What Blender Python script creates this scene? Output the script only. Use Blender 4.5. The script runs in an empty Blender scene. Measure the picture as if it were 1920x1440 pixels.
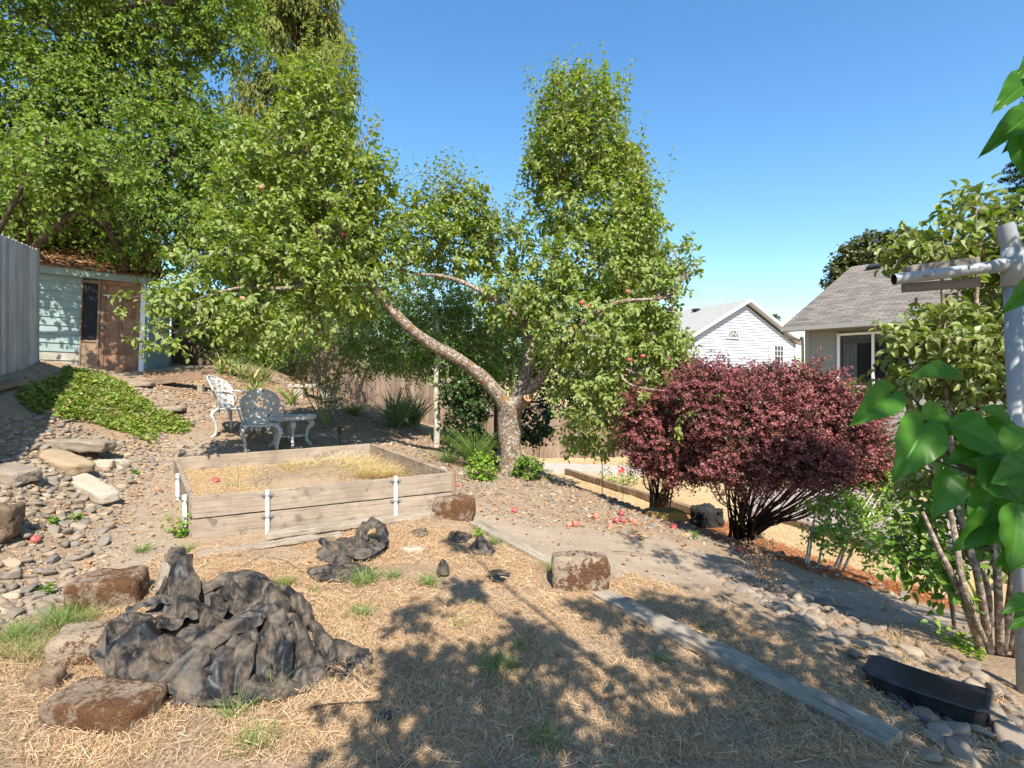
import bpy, math, random
import numpy as np
from mathutils import Vector, Matrix, Quaternion
rng = np.random.default_rng(11)
random.seed(5)
sc = bpy.context.scene
col = sc.collection
F = 1000.0      # focal length in photograph pixels
HZ = 710.0      # row of the horizon

# ---------------------------------------------------------------- camera, sky, sun
cd = bpy.data.cameras.new('camera'); cam = bpy.data.objects.new('camera', cd); col.objects.link(cam)
cam.rotation_euler = (math.radians(90), 0, 0)
cd.sensor_width = 36; cd.lens = 36 * F / 1920; cd.shift_y = -10 / 1920
cd.clip_start = 0.05; cd.clip_end = 2000
sc.camera = cam
SUN_EL = math.radians(48)
SH = Vector((-0.19, 0.982))                      # horizontal travel direction of the light
SD = Vector((SH.x * math.cos(SUN_EL), SH.y * math.cos(SUN_EL), -math.sin(SUN_EL))).normalized()
w = bpy.data.worlds.new('World'); sc.world = w; w.use_nodes = True
nt = w.node_tree
bg = nt.nodes['Background']; sky = nt.nodes.new('ShaderNodeTexSky')
sky.sky_type = 'NISHITA'; sky.sun_disc = False
sky.sun_elevation = SUN_EL; sky.sun_rotation = math.atan2(-SH.x, -SH.y)
sky.air_density = 1.25; sky.dust_density = 0.45; sky.ozone_density = 3.6
hs = nt.nodes.new('ShaderNodeHueSaturation'); hs.inputs['Saturation'].default_value = 1.22; hs.inputs['Hue'].default_value = .498; hs.inputs['Value'].default_value = .92; nt.links.new(sky.outputs[0], hs.inputs['Color']); nt.links.new(hs.outputs[0], bg.inputs[0]); bg.inputs[1].default_value = 0.12
sd = bpy.data.lights.new('sun', 'SUN'); sd.energy = 4.3; sd.angle = math.radians(0.53); sd.color = (1.0, 0.93, 0.82)
so = bpy.data.objects.new('sun', sd); col.objects.link(so)
so.rotation_euler = SD.to_track_quat('-Z', 'Y').to_euler()
sc.view_settings.view_transform = 'Standard'; sc.view_settings.look = 'None'
sc.view_settings.exposure = 1.12; sc.view_settings.gamma = 1
sc.cycles.max_bounces = 6; sc.cycles.transparent_max_bounces = 8

# ---------------------------------------------------------------- helpers
def tag(o, label=None, cat=None, group=None, kind=None):
    if label: o['label'] = label
    if cat: o['category'] = cat
    if group: o['group'] = group
    if kind: o['kind'] = kind
    return o
def empty(name, loc=(0, 0, 0), rz=0.0):
    o = bpy.data.objects.new(name, None); col.objects.link(o)
    o.location = loc; o.rotation_euler = (0, 0, rz); o.empty_display_size = 0.1
    return o
def P(px, py, d):
    return np.array([(px - 960) / F * d, d, (HZ - py) / F * d])
def V3(a): return Vector((float(a[0]), float(a[1]), float(a[2])))

class MB:
    """collects geometry, builds one mesh object"""
    def __init__(s): s.V = []; s.F = []; s.n = 0; s.M = []
    def add(s, V, Fs, m=0):
        V = np.asarray(V, float).reshape(-1, 3)
        if not isinstance(Fs, list): Fs = [Fs]
        for f in Fs:
            f = np.asarray(f, np.int64)
            if f.size: s.F.append(f + s.n); s.M.append(np.full(len(f), m))
        s.V.append(V); s.n += len(V); return s
    def box(s, c, size, R=None, m=0, bev=0.0):
        hx, hy, hz = [v / 2 for v in size]
        V = np.array([[x, y, z] for x in (-hx, hx) for y in (-hy, hy) for z in (-hz, hz)])
        if R is not None: V = V @ np.asarray(R).T
        V = V + np.asarray(c)
        return s.add(V, np.array([[0, 1, 3, 2], [4, 6, 7, 5], [0, 4, 5, 1], [2, 3, 7, 6], [0, 2, 6, 4], [1, 5, 7, 3]]), m)
    def quad(s, a, b, c, d, m=0): return s.add([a, b, c, d], np.array([[0, 1, 2, 3]]), m)
    def tube(s, pts, rad, n=8, cap=True, m=0, wob=0.0):
        pts = np.asarray(pts, float); k = len(pts)
        rad = np.full(k, rad) if np.isscalar(rad) else np.asarray(rad, float)
        T = np.gradient(pts, axis=0); T /= np.linalg.norm(T, axis=1)[:, None] + 1e-9
        up = np.array([0, 0, 1.]) if abs(T[0][2]) < .9 else np.array([1., 0, 0])
        A = np.cross(T[0], up); A /= np.linalg.norm(A)
        rings = []
        for i in range(k):
            A = A - T[i] * A.dot(T[i]); A /= np.linalg.norm(A) + 1e-9
            B = np.cross(T[i], A); th = np.arange(n) * 2 * np.pi / n
            r = rad[i] * (1 + (wob * np.sin(th * 2 + i * .7) + wob * .7 * np.sin(th * 3 - i * 1.3) if wob else 0))
            rings.append(pts[i] + (A[None] * np.cos(th)[:, None] + B[None] * np.sin(th)[:, None]) * np.reshape(r, (-1, 1)))
        V = np.concatenate(rings)
        i = np.arange(k - 1)[:, None]; j = np.arange(n)[None]; j2 = (j + 1) % n
        Fq = np.stack([i * n + j, i * n + j2, (i + 1) * n + j2, (i + 1) * n + j], -1).reshape(-1, 4)
        fs = [Fq]
        if cap:
            fs.append(np.array([list(range(n))[::-1]])); fs.append(np.array([list(range((k - 1) * n, k * n))]))
        return s.add(V, fs, m)
    def build(s, name, mats, parent=None, smooth=False, loc=None, rot=None):
        me = bpy.data.meshes.new(name)
        V = np.concatenate(s.V) if s.V else np.zeros((0, 3))
        if V.dtype != np.float32: V = V.astype(np.float32)
        tot = np.concatenate([np.full(len(f), f.shape[1]) for f in s.F]).astype(np.int32)
        idx = np.concatenate([f.ravel() for f in s.F]).astype(np.int32)
        me.vertices.add(len(V)); me.vertices.foreach_set('co', V.ravel())
        me.loops.add(len(idx)); me.loops.foreach_set('vertex_index', idx)
        me.polygons.add(len(tot))
        me.polygons.foreach_set('loop_start', np.concatenate([[0], np.cumsum(tot)[:-1]]).astype(np.int32))
        me.polygons.foreach_set('material_index', np.concatenate(s.M).astype(np.int32))
        me.polygons.foreach_set('use_smooth', np.full(len(tot), bool(smooth)))
        me.update(calc_edges=True); me.validate()
        for m in (mats if isinstance(mats, (list, tuple)) else [mats]): me.materials.append(m)
        o = bpy.data.objects.new(name, me); col.objects.link(o)
        if loc is not None: o.location = loc
        if rot is not None: o.rotation_euler = rot
        if parent: o.parent = parent
        return o
def bevel(o, w=.004, seg=2):
    m = o.modifiers.new('b', 'BEVEL'); m.width = w; m.segments = seg; m.limit_method = 'ANGLE'; return o

def catmull(pts, n=6):
    pts = np.asarray(pts, float); Q = np.vstack([2 * pts[0] - pts[1], pts, 2 * pts[-1] - pts[-2]]); out = []
    for i in range(1, len(Q) - 2):
        for t in np.arange(n) / n:
            a, b, c, d = Q[i - 1], Q[i], Q[i + 1], Q[i + 2]
            out.append(.5 * (2 * b + (c - a) * t + (2 * a - 5 * b + 4 * c - d) * t * t + (3 * b - a - 3 * c + d) * t ** 3))
    out.append(pts[-1]); return np.array(out)

def _hash(i, j, s):
    h = (i * 374761393 + j * 668265263 + s * 974634777) & 0xffffffff
    h = ((h ^ (h >> 13)) * 1274126177) & 0xffffffff
    return ((h ^ (h >> 16)) & 0xffff) / 65535.0
def vn(x, y, s=0):
    xi = np.floor(x).astype(np.int64); yi = np.floor(y).astype(np.int64); fx = x - xi; fy = y - yi
    fx = fx * fx * (3 - 2 * fx); fy = fy * fy * (3 - 2 * fy)
    a = _hash(xi, yi, s); b = _hash(xi + 1, yi, s); c = _hash(xi, yi + 1, s); d = _hash(xi + 1, yi + 1, s)
    return (a * (1 - fx) + b * fx) * (1 - fy) + (c * (1 - fx) + d * fx) * fy
def fbm(x, y, s=0, o=4):
    r = 0; a = .5
    for k in range(o): r = r + a * (vn(x * 2 ** k, y * 2 ** k, s + k) - .5); a *= .5
    return r * 2

# ---------------------------------------------------------------- terrain height
CP = [(-150, 735, 6.3), (600, 988, 4.95), (720, 972, 5.1), (-60, 760, 6.2), (60, 720, 7.6), (0, 697, 7.2), (70, 674, 8.8), (110, 678, 11.2), (215, 699, 11.3), (262, 712, 10.8), (150, 703, 9.6), (300, 800, 8), (100, 780, 7),
      (120, 850, 6.2), (0, 880, 5), (200, 940, 5.3), (60, 1080, 3.8), (0, 1000, 4.0), (280, 970, 5.0), (250, 870, 6.6), (380, 822, 7.6),
      (300, 735, 9.8), (480, 850, 7.5), (545, 840, 7.9), (360, 1012, 4.6), (845, 957, 5.3), (620, 792, 9.5), (700, 832, 8.5), (560, 742, 11.5),
      (470, 684, 13), (660, 748, 13), (690, 772, 14.5), (780, 797, 15.5), (800, 850, 8.5), (850, 900, 7), (960, 890, 7.9), (900, 1000, 4.9),
      (1000, 962, 6), (1100, 942, 6.7), (960, 1360, 2.35), (960, 1440, 2.1), (500, 1200, 3.0), (200, 1250, 2.8), (0, 1440, 2.0), (0, 1200, 2.9),
      (1085, 1100, 3.9), (1300, 1150, 3.6), (1500, 1150, 3.8), (1700, 1160, 4.1), (1640, 1360, 2.45), (1735, 1330, 2.7), (1850, 1240, 3.3),
      (1920, 1440, 2.3), (1400, 1100, 4.4), (1250, 1000, 5.6), (600, 880, 5.9), (380, 705, 11.5), (400, 690, 14.5), (240, 1000, 4.6), (300, 1090, 3.7),
      (1210, 966, 6.7), (1400, 1025, 5.95), (1560, 1075, 5.25), (1780, 1140, 4.55)]
C = np.array([P(*c) for c in CP] + [(-30, 30, 2.5), (-30, 0, 1.5), (-10, -8, 0), (0, -6, -1.5), (9, -5, -1.9), (0, 30, -1.2), (-14, 20, 1.2), (-22, 12, 1.4),
             (-9, 3, .3), (-7, 0, -.2), (-3, -2, -1.2), (3, 0, -1.7), (8, 2, -2.0), (-3, 20, -1.2), (-4.5, 16.5, -.4), (-7.5, 15.8, .15)])
def _k(a, b): return -np.sqrt(((a[:, None, :2] - b[None, :, :2]) ** 2).sum(-1) + .25)
_n = len(C); _A = np.zeros((_n + 3, _n + 3)); _A[:_n, :_n] = _k(C, C) + np.eye(_n) * .03
_A[:_n, _n] = 1; _A[:_n, _n + 1:] = C[:, :2]; _A[_n:, :_n] = _A[:_n, _n:].T
_W = np.linalg.solve(_A, np.concatenate([C[:, 2], [0, 0, 0]]))
CREST = np.array([(-3, 60), (-1.6, 24), (-.9, 16), (.2, 9.9), (.42, 8.3), (1.75, 6.95), (2.7, 6.05), (3.25, 5.35), (3.85, 4.65), (6, 3.6), (40, -6)])
def side_dist(x, y, L):
    best = np.full(x.shape, 1e9); sg = np.ones(x.shape)
    for a, b in zip(L[:-1], L[1:]):
        d = b - a; t = np.clip(((x - a[0]) * d[0] + (y - a[1]) * d[1]) / (d @ d), 0, 1)
        ex = x - a[0] - t * d[0]; ey = y - a[1] - t * d[1]; r = np.hypot(ex, ey)
        s = np.sign(-(d[0] * (y - a[1]) - d[1] * (x - a[0])) + 1e-12)
        m = r < best - 1e-9; best = np.where(m, r, best); sg = np.where(m, s, sg)
    return best * -sg        # positive = lower yard side
def Hs(x, y):
    x = np.asarray(x, float); y = np.asarray(y, float); sh = x.shape; q = np.stack([x.ravel(), y.ravel()], -1)
    out = np.empty(len(q))
    for i in range(0, len(q), 40000):
        c = q[i:i + 40000]; c2 = np.clip(c, [-32, -9], [25, 34])
        out[i:i + 40000] = _k(c2, C) @ _W[:_n] + _W[_n] + c2 @ _W[_n + 1:]
    z = out.reshape(sh)
    sdv = side_dist(x, y, CREST)
    wd = 1.1 + .12 * np.clip(y - 8, 0, 8)
    t = np.clip(sdv / wd, 0, 1); t = t * t * (3 - 2 * t)
    return z * (1 - t) + (-2.55 + .02 * np.clip(x - 3, 0, 10)) * t
def H(x, y):
    x = np.asarray(x, float); y = np.asarray(y, float)
    z = Hs(x, y)
    return z + .035 * fbm(x * 1.3, y * 1.3, 3, 3) + .012 * fbm(x * 9, y * 9, 8, 2)
def Hf(x, y): return float(H(np.array([x]), np.array([y]))[0])
def at(px, py, lo=1.2, hi=40.0):
    """point where the sight line through a photograph pixel meets the ground"""
    d = np.concatenate([np.arange(lo, 12, .03), np.arange(12, hi, .2)])
    X = (px - 960) / F * d; Z = (HZ - py) / F * d; h = H(X, d)
    i = np.argmax(Z <= h)
    if Z[i] > h[i]: i = len(d) - 1
    return np.array([X[i], d[i], h[i]])
def poly(pts): return np.array([at(*p)[:2] for p in pts])
def inpoly(x, y, p):
    r = np.zeros(x.shape, bool); j = len(p) - 1
    for i in range(len(p)):
        xi, yi = p[i]; xj, yj = p[j]
        c = ((yi > y) != (yj > y)) & (x < (xj - xi) * (y - yi) / (yj - yi + 1e-12) + xi); r ^= c; j = i
    return r
def pdist(x, y, p):
    """signed distance to polygon, positive inside"""
    best = np.full(x.shape, 1e9)
    for i in range(len(p)):
        a = p[i]; b = p[(i + 1) % len(p)]; d = b - a
        t = np.clip(((x - a[0]) * d[0] + (y - a[1]) * d[1]) / (d @ d + 1e-12), 0, 1)
        best = np.minimum(best, np.hypot(x - a[0] - t * d[0], y - a[1] - t * d[1]))
    return np.where(inpoly(x, y, p), best, -best)
def scatter(p, n):
    lo = p.min(0); hi = p.max(0); out = []
    while sum(len(o) for o in out) < n:
        q = rng.uniform(lo, hi, (n * 2, 2)); out.append(q[inpoly(q[:, 0], q[:, 1], p)])
    return np.concatenate(out)[:n]

# ---------------------------------------------------------------- materials
class NT:
    def __init__(s, name):
        s.m = bpy.data.materials.new(name); s.m.use_nodes = True; s.t = s.m.node_tree; s.b = s.t.nodes['Principled BSDF']
        s.out = s.t.nodes['Material Output']
    def n(s, ty, **kw):
        nd = s.t.nodes.new(ty)
        for k, v in kw.items():
            if k.startswith('i_'): nd.inputs[k[2:].replace('_', ' ')].default_value = v
            else: setattr(nd, k, v)
        return nd
    def l(s, a, b): s.t.links.new(a, b)
    def coord(s, scale=(1, 1, 1), kind='Object', rot=(0, 0, 0)):
        tc = s.n('ShaderNodeTexCoord'); mp = s.n('ShaderNodeMapping'); s.l(tc.outputs[kind], mp.inputs[0])
        mp.inputs['Scale'].default_value = scale; mp.inputs['Rotation'].default_value = rot; return mp.outputs[0]
    def noise(s, co, scale, detail=4, rough=.55, dist=0):
        nd = s.n('ShaderNodeTexNoise'); s.l(co, nd.inputs['Vector']); nd.inputs['Scale'].default_value = scale
        nd.inputs['Detail'].default_value = detail; nd.inputs['Roughness'].default_value = rough; nd.inputs['Distortion'].default_value = dist
        return nd.outputs['Fac']
    def ramp(s, fac, stops):
        r = s.n('ShaderNodeValToRGB'); s.l(fac, r.inputs[0]); e = r.color_ramp.elements
        while len(e) < len(stops): e.new(.5)
        for el, (p, c) in zip(e, stops):
            el.position = p; el.color = (*c, 1) if not np.isscalar(c) else (c, c, c, 1)
        return r.outputs[0]
    def mix(s, fac, a, b, mode='MIX'):
        m = s.n('ShaderNodeMix', data_type='RGBA', blend_type=mode)
        if np.isscalar(fac): m.inputs[0].default_value = fac
        else: s.l(fac, m.inputs[0])
        for k, v in ((6, a), (7, b)):
            if hasattr(v, 'is_output'): s.l(v, m.inputs[k])
            else: m.inputs[k].default_value = (*v, 1)
        return m.outputs[2]
    def math(s, op, a, b=0.0):
        m = s.n('ShaderNodeMath', operation=op)
        for k, v in ((0, a), (1, b)):
            if hasattr(v, 'is_output'): s.l(v, m.inputs[k])
            else: m.inputs[k].default_value = v
        return m.outputs[0]
    def bump(s, h, strength=.5, dist=.01):
        b = s.n('ShaderNodeBump'); s.l(h, b.inputs['Height']); b.inputs['Strength'].default_value = strength
        b.inputs['Distance'].default_value = dist; s.l(b.outputs[0], s.b.inputs['Normal'])
    def base(s, c, rough=.8, spec=.3):
        if hasattr(c, 'is_output'): s.l(c, s.b.inputs['Base Color'])
        else: s.b.inputs['Base Color'].default_value = (*c, 1)
        if hasattr(rough, 'is_output'): s.l(rough, s.b.inputs['Roughness'])
        else: s.b.inputs['Roughness'].default_value = rough
        s.b.inputs['Specular IOR Level'].default_value = spec
    def island(s):
        g = s.n('ShaderNodeNewGeometry'); o = s.n('ShaderNodeObjectInfo')
        return s.math('FRACT', s.math('ADD', g.outputs['Random Per Island'], o.outputs['Random']))

def leaf_mat(name, cols, back=None, trans=.35, rough=.45, spec=.35):
    t = NT(name); isl = t.island()
    n = len(cols); c = t.ramp(isl, [((i + .5) / n, k) for i, k in enumerate(cols)])
    g = t.n('ShaderNodeNewGeometry')
    if back: c = t.mix(g.outputs['Backfacing'], c, t.mix(.6, c, back))
    t.base(c, rough, spec)
    tr = t.n('ShaderNodeBsdfTranslucent'); tc = t.mix(1.0, c, (1.0, 1.25, .45), 'MULTIPLY'); t.l(tc, tr.inputs[0])
    mx = t.n('ShaderNodeMixShader'); mx.inputs[0].default_value = trans
    t.l(t.b.outputs[0], mx.inputs[1]); t.l(tr.outputs[0], mx.inputs[2]); t.l(mx.outputs[0], t.out.inputs[0])
    return t.m
def bark_mat(name, c1, c2, lichen=None, moss=None, scale=12):
    t = NT(name); co = t.coord(); n1 = t.noise(co, scale, 6, .65)
    c = t.ramp(n1, [(.35, c1), (.65, c2)])
    if lichen:
        n2 = t.noise(co, scale * 1.3, 3, .6); c = t.mix(t.ramp(n2, [(.53, 0.), (.58, 1.)]), c, lichen)
    if moss:
        n3 = t.noise(co, scale * .35, 3, .6); c = t.mix(t.ramp(n3, [(.6, 0.), (.68, 1.)]), c, moss)
    t.base(c, .9, .2); t.bump(t.noise(co, scale * 2.5, 6, .7), .9, .012); return t.m
def wood_mat(name, a, b, dark, scale=1.0, stain=None, crack=.62):
    t = NT(name); oi = t.n('ShaderNodeObjectInfo')
    tc = t.n('ShaderNodeTexCoord'); ad = t.n('ShaderNodeVectorMath', operation='ADD'); t.l(tc.outputs['Object'], ad.inputs[0])
    cmb = t.n('ShaderNodeCombineXYZ'); t.l(t.math('MULTIPLY', oi.outputs['Random'], 37.0), cmb.inputs[0]); t.l(t.math('MULTIPLY', oi.outputs['Random'], 11.0), cmb.inputs[2])
    t.l(cmb.outputs[0], ad.inputs[1])
    mp = t.n('ShaderNodeMapping'); t.l(ad.outputs[0], mp.inputs[0]); mp.inputs['Scale'].default_value = (1.2 * scale, 28 * scale, 28 * scale)
    g = t.noise(mp.outputs[0], 1.6, 6, .7, .25); big = t.noise(ad.outputs[0], 3 * scale, 4, .6)
    c = t.mix(t.ramp(big, [(.35, 0.), (.65, 1.)]), a, b)
    c = t.mix(t.ramp(g, [(.34, 0.0), (.44, .12), (.56, .35), (.7, 1.0)]), dark, c) if False else t.mix(t.ramp(g, [(1 - crack - .06, 1.), (1 - crack, .35), (.55, 0.)]), c, dark)
    if stain:
        s2 = t.noise(ad.outputs[0], 5 * scale, 5, .7); c = t.mix(t.ramp(s2, [(.56, 0.), (.66, .85)]), c, stain)
    t.base(c, .85, .2); t.bump(g, .8, .006); return t.m
def flat_mat(name, c, rough=.6, var=.15, nscale=8, spec=.3, bump=0, metallic=0):
    t = NT(name); co = t.coord(); n = t.noise(co, nscale, 5, .6)
    cc = np.array(c); t.base(t.ramp(n, [(.3, tuple(cc * (1 - var))), (.7, tuple(np.minimum(cc * (1 + var), 1)))]), rough, spec)
    if bump: t.bump(t.noise(co, nscale * 4, 5, .6), bump, .005)
    t.b.inputs['Metallic'].default_value = metallic
    return t.m
# ---------------------------------------------------------------- the ground sheet
def axis(parts):
    out = []
    for a, b, s in parts: out.append(np.arange(a, b, s))
    return np.unique(np.round(np.concatenate(out + [[parts[-1][1]]]), 4))
gx = axis([(-400, -60, 40), (-60, -16, 3), (-16, -8, .4), (-8, -4, .08), (-4, 3.2, .03), (3.2, 6, .07), (6, 16, .4), (16, 60, 3), (60, 400.1, 40)])
gy = axis([(-100, -12, 12), (-12, -1, 1), (-1, 1.6, .2), (1.6, 5.0, .028), (5.0, 9, .05), (9, 16, .12), (16, 40, 1), (40, 100, 8), (100, 500.1, 50)])
GX, GY = np.meshgrid(gx, gy, indexing='ij')
GZ = H(GX, GY)
straw_p = poly([(365, 1035), (600, 1000), (830, 958), (900, 985), (1040, 1065), (1130, 1120), (1640, 1365), (1720, 1440), (700, 1440), (-60, 1440), (-60, 1250), (60, 1210), (180, 1130), (290, 1045)])
straw2_p = poly([(1120, 1105), (1180, 1075), (1260, 1100), (1330, 1150), (1480, 1190), (1560, 1250), (1640, 1330), (1660, 1400), (1600, 1340), (1300, 1200)])
path_p = poly([(848, 958), (900, 940), (1000, 962), (1100, 985), (1210, 1000), (1330, 1040), (1500, 1085), (1650, 1115), (1800, 1150), (1800, 1190), (1640, 1160), (1480, 1125), (1300, 1095), (1180, 1090), (1060, 1060), (900, 985)])
lpath_p = poly([(200, 1080), (180, 1040), (225, 960), (225, 900), (290, 845), (360, 815), (440, 838), (335, 880), (330, 1010), (370, 1035), (290, 1070)])
mulch_p = poly([(1270, 962), (1330, 965), (1420, 1005), (1560, 1055), (1720, 1100), (1800, 1130), (1780, 1140), (1560, 1085), (1400, 1035), (1300, 995)])
sdl = side_dist(GX, GY, CREST)
wob = .12 * fbm(GX * 4, GY * 4, 21, 4)
def soft(d, w=.08): return np.clip((d + wob) / w + .5, 0, 1)
zs = np.maximum(soft(pdist(GX, GY, straw_p), .25), soft(pdist(GX, GY, straw2_p), .15)) * np.clip(vn(GX * 3, GY * 3, 31) * 3.2 - .55, .15, 1)
zp = np.maximum(soft(pdist(GX, GY, path_p), .12), soft(pdist(GX, GY, lpath_p), .2))
zm = soft(pdist(GX, GY, mulch_p), .05); zl = soft(sdl - .6, .2)
g = MB(); nx, ny = len(gx), len(gy)
i = np.arange(nx - 1)[:, None]; j = np.arange(ny - 1)[None]
g.add(np.stack([GX, GY, GZ], -1).reshape(-1, 3), np.stack([i * ny + j, (i + 1) * ny + j, (i + 1) * ny + j + 1, i * ny + j + 1], -1).reshape(-1, 4))
t = NT('ground soil'); at_ = t.n('ShaderNodeAttribute', attribute_name='zone'); sp = t.n('ShaderNodeSeparateColor'); t.l(at_.outputs['Color'], sp.inputs[0])
co = t.coord()
n1 = t.noise(co, 5, 6, .6); n2 = t.noise(co, 60, 5, .75); n3 = t.noise(co, 160, 3, .7); n4 = t.noise(co, 1.2, 3, .5)
soil = t.mix(t.ramp(n2, [(.42, 0.), (.62, 1.)]), t.ramp(n1, [(.3, (.17, .12, .08)), (.7, (.32, .235, .16))]), (.44, .32, .21))
grav = t.mix(t.ramp(n3, [(.36, 0.), (.60, 1.)]), (.25, .20, .15), t.ramp(n1, [(.3, (.38, .29, .20)), (.7, (.52, .41, .30))]))
straw = t.mix(t.ramp(n2, [(.38, 0.), (.6, 1.)]), (.24, .15, .08), t.ramp(n1, [(.3, (.46, .30, .18)), (.7, (.58, .40, .25))]))
lawn = t.mix(t.ramp(n2, [(.4, 0.), (.65, 1.)]), t.ramp(n4, [(.4, (.40, .27, .13)), (.7, (.50, .35, .18))]), (.58, .43, .25))
mul = t.ramp(n2, [(.35, (.16, .05, .02)), (.65, (.45, .18, .07))])
c = t.mix(sp.outputs[0], soil, straw); c = t.mix(sp.outputs[1], c, grav); c = t.mix(at_.outputs['Alpha'], c, lawn); c = t.mix(sp.outputs[2], c, mul)
t.base(c, .95, .1); hb = t.math('ADD', n2, t.math('MULTIPLY', n3, .6)); t.bump(hb, .9, .012)
ground = g.build('ground', t.m, smooth=True); tag(ground, kind='structure')
ca = ground.data.color_attributes.new('zone', 'FLOAT_COLOR', 'POINT')
ca.data.foreach_set('color', np.stack([zs, zp, zm, zl], -1).reshape(-1).astype(np.float32))

# ---------------------------------------------------------------- foliage generators
def unit(a): return a / (np.linalg.norm(a, axis=-1, keepdims=True) + 1e-9)
LEAF7 = (np.array([(0, 0, 0), (.32, .40, .07), (.72, .30, .03), (1, 0, -.14), (.32, -.40, .07), (.72, -.30, .03), (.45, 0, -.03)], float),
         np.array([(0, 6, 1), (1, 6, 2), (2, 6, 3), (0, 4, 6), (4, 5, 6), (5, 3, 6)]))
LEAF4 = (np.array([(0, 0, 0), (.5, .42, .05), (1, 0, -.08), (.5, -.42, .05)], float), np.array([(0, 2, 1), (0, 3, 2)]))
LEAFN = (np.array([(0, -.06, 0), (0, .06, 0), (.5, .09, .03), (.5, -.09, .03), (1, 0, -.1)], float), np.array([(0, 3, 2), (0, 2, 1), (3, 4, 2)]))
def leaf_geo(tpl, pos, d, nrm, size, wid=1.0, fold=1.0):
    T, Fc = tpl; d = unit(d); side = unit(np.cross(d, nrm)); nn = np.cross(side, d)
    s = size[:, None, None]
    V = pos[:, None] + s * (T[None, :, 0:1] * d[:, None] + wid * T[None, :, 1:2] * side[:, None] + fold * T[None, :, 2:3] * nn[:, None])
    k = len(T); Fa = (Fc[None] + (np.arange(len(pos)) * k)[:, None, None]).reshape(-1, 3)
    return V.reshape(-1, 3), Fa
def shoot_pts(st, d, L, K, droop, wobble=.08):
    tt = np.linspace(0, 1, K)[None, :, None]
    pts = st[:, None] + d[:, None] * (L[:, None, None] * tt) + np.array([0, 0, -1.]) * (droop * L[:, None, None] * tt ** 2)
    k1 = rng.normal(size=(len(st), 1, 3)) * (wobble * L[:, None, None]); pts = pts + k1 * np.sin(tt * 3.1)
    tan = np.gradient(pts, axis=1); return pts, unit(tan)
def twig_geo(mb, pts, r0, m=0):
    n, K, _ = pts.shape; T = unit(np.gradient(pts, axis=1)); up = np.array([.3, .2, 1.])
    A = unit(np.cross(T, up)); B = np.cross(T, A); th = np.arange(3) * 2 * np.pi / 3
    rad = np.linspace(1, .35, K)[None, :, None, None] * (r0 if np.isscalar(r0) else r0[:, None, None, None])
    R = pts[:, :, None] + rad * (A[:, :, None] * np.cos(th)[None, None, :, None] + B[:, :, None] * np.sin(th)[None, None, :, None])
    i = np.arange(K - 1)[:, None]; j = np.arange(3)[None]; j2 = (j + 1) % 3
    f = np.stack([i * 3 + j, i * 3 + j2, (i + 1) * 3 + j2, (i + 1) * 3 + j], -1).reshape(-1, 4)
    mb.add(R.reshape(-1, 3), (f[None] + (np.arange(n) * K * 3)[:, None, None]).reshape(-1, 4), m)
def leafy(lm, tm, st, d, L, K=9, droop=.15, lsize=.06, lvar=.25, wid=1.0, fold=1.0, tpl=LEAF7, outward=.9, lean=.5, twig_r=.003, start=.12, upn=1.0, sag=.25, per=1):
    """shoots with leaves set alternately along them: leaves into lm, twigs into tm"""
    pts, tan = shoot_pts(st, d, L, K, droop)
    if tm is not None: twig_geo(tm, pts[:, ::2] if K > 6 else pts, twig_r)
    n = len(st)
    for q in range(per):
        ks = np.arange(max(1, int(K * start)), K); m = len(ks)
        ph = rng.uniform(0, 6.28, (n, 1)) + ks[None] * 2.4 + q * 2.1
        T = tan[:, ks]; A = unit(np.cross(T, np.array([.31, .17, 1.]))); B = np.cross(T, A)
        rad = A * np.cos(ph)[..., None] + B * np.sin(ph)[..., None]
        dd = unit(T * lean + rad * outward + np.array([0, 0, -sag]) + rng.normal(size=T.shape) * .22)
        nr = unit(T * .4 + np.array([0, 0, upn]) + rng.normal(size=T.shape) * .35)
        pos = pts[:, ks] + rad * .004
        sz = lsize * (1 + rng.uniform(-lvar, lvar, (n, m))) * (1 - .35 * (ks[None] / K) ** 3)
        V, Fa = leaf_geo(tpl, pos.reshape(-1, 3), dd.reshape(-1, 3), nr.reshape(-1, 3), sz.reshape(-1), wid, fold); lm.add(V, Fa)
def blob_samples(blobs, n, shell=.5):
    """blobs: (px, py, d, rx px, rz px[, ry factor]) in photograph units -> world points inside, with outward unit vectors"""
    C0 = np.array([P(b[0], b[1], b[2]) for b in blobs])
    R = np.array([[b[3] * b[2] / F, (b[3] + b[4]) / 2 * b[2] / F * (b[5] if len(b) > 5 else 1.0), b[4] * b[2] / F] for b in blobs])
    vol = R.prod(1) ** .8; idx = rng.choice(len(blobs), n, p=vol / vol.sum())
    u = unit(rng.normal(size=(n, 3))); r = rng.uniform(0, 1, n) ** (1 / 3) * (1 - shell) + shell * rng.uniform(.6, 1.0, n)
    return C0[idx] + u * r[:, None] * R[idx], u, idx, C0, R
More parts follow.
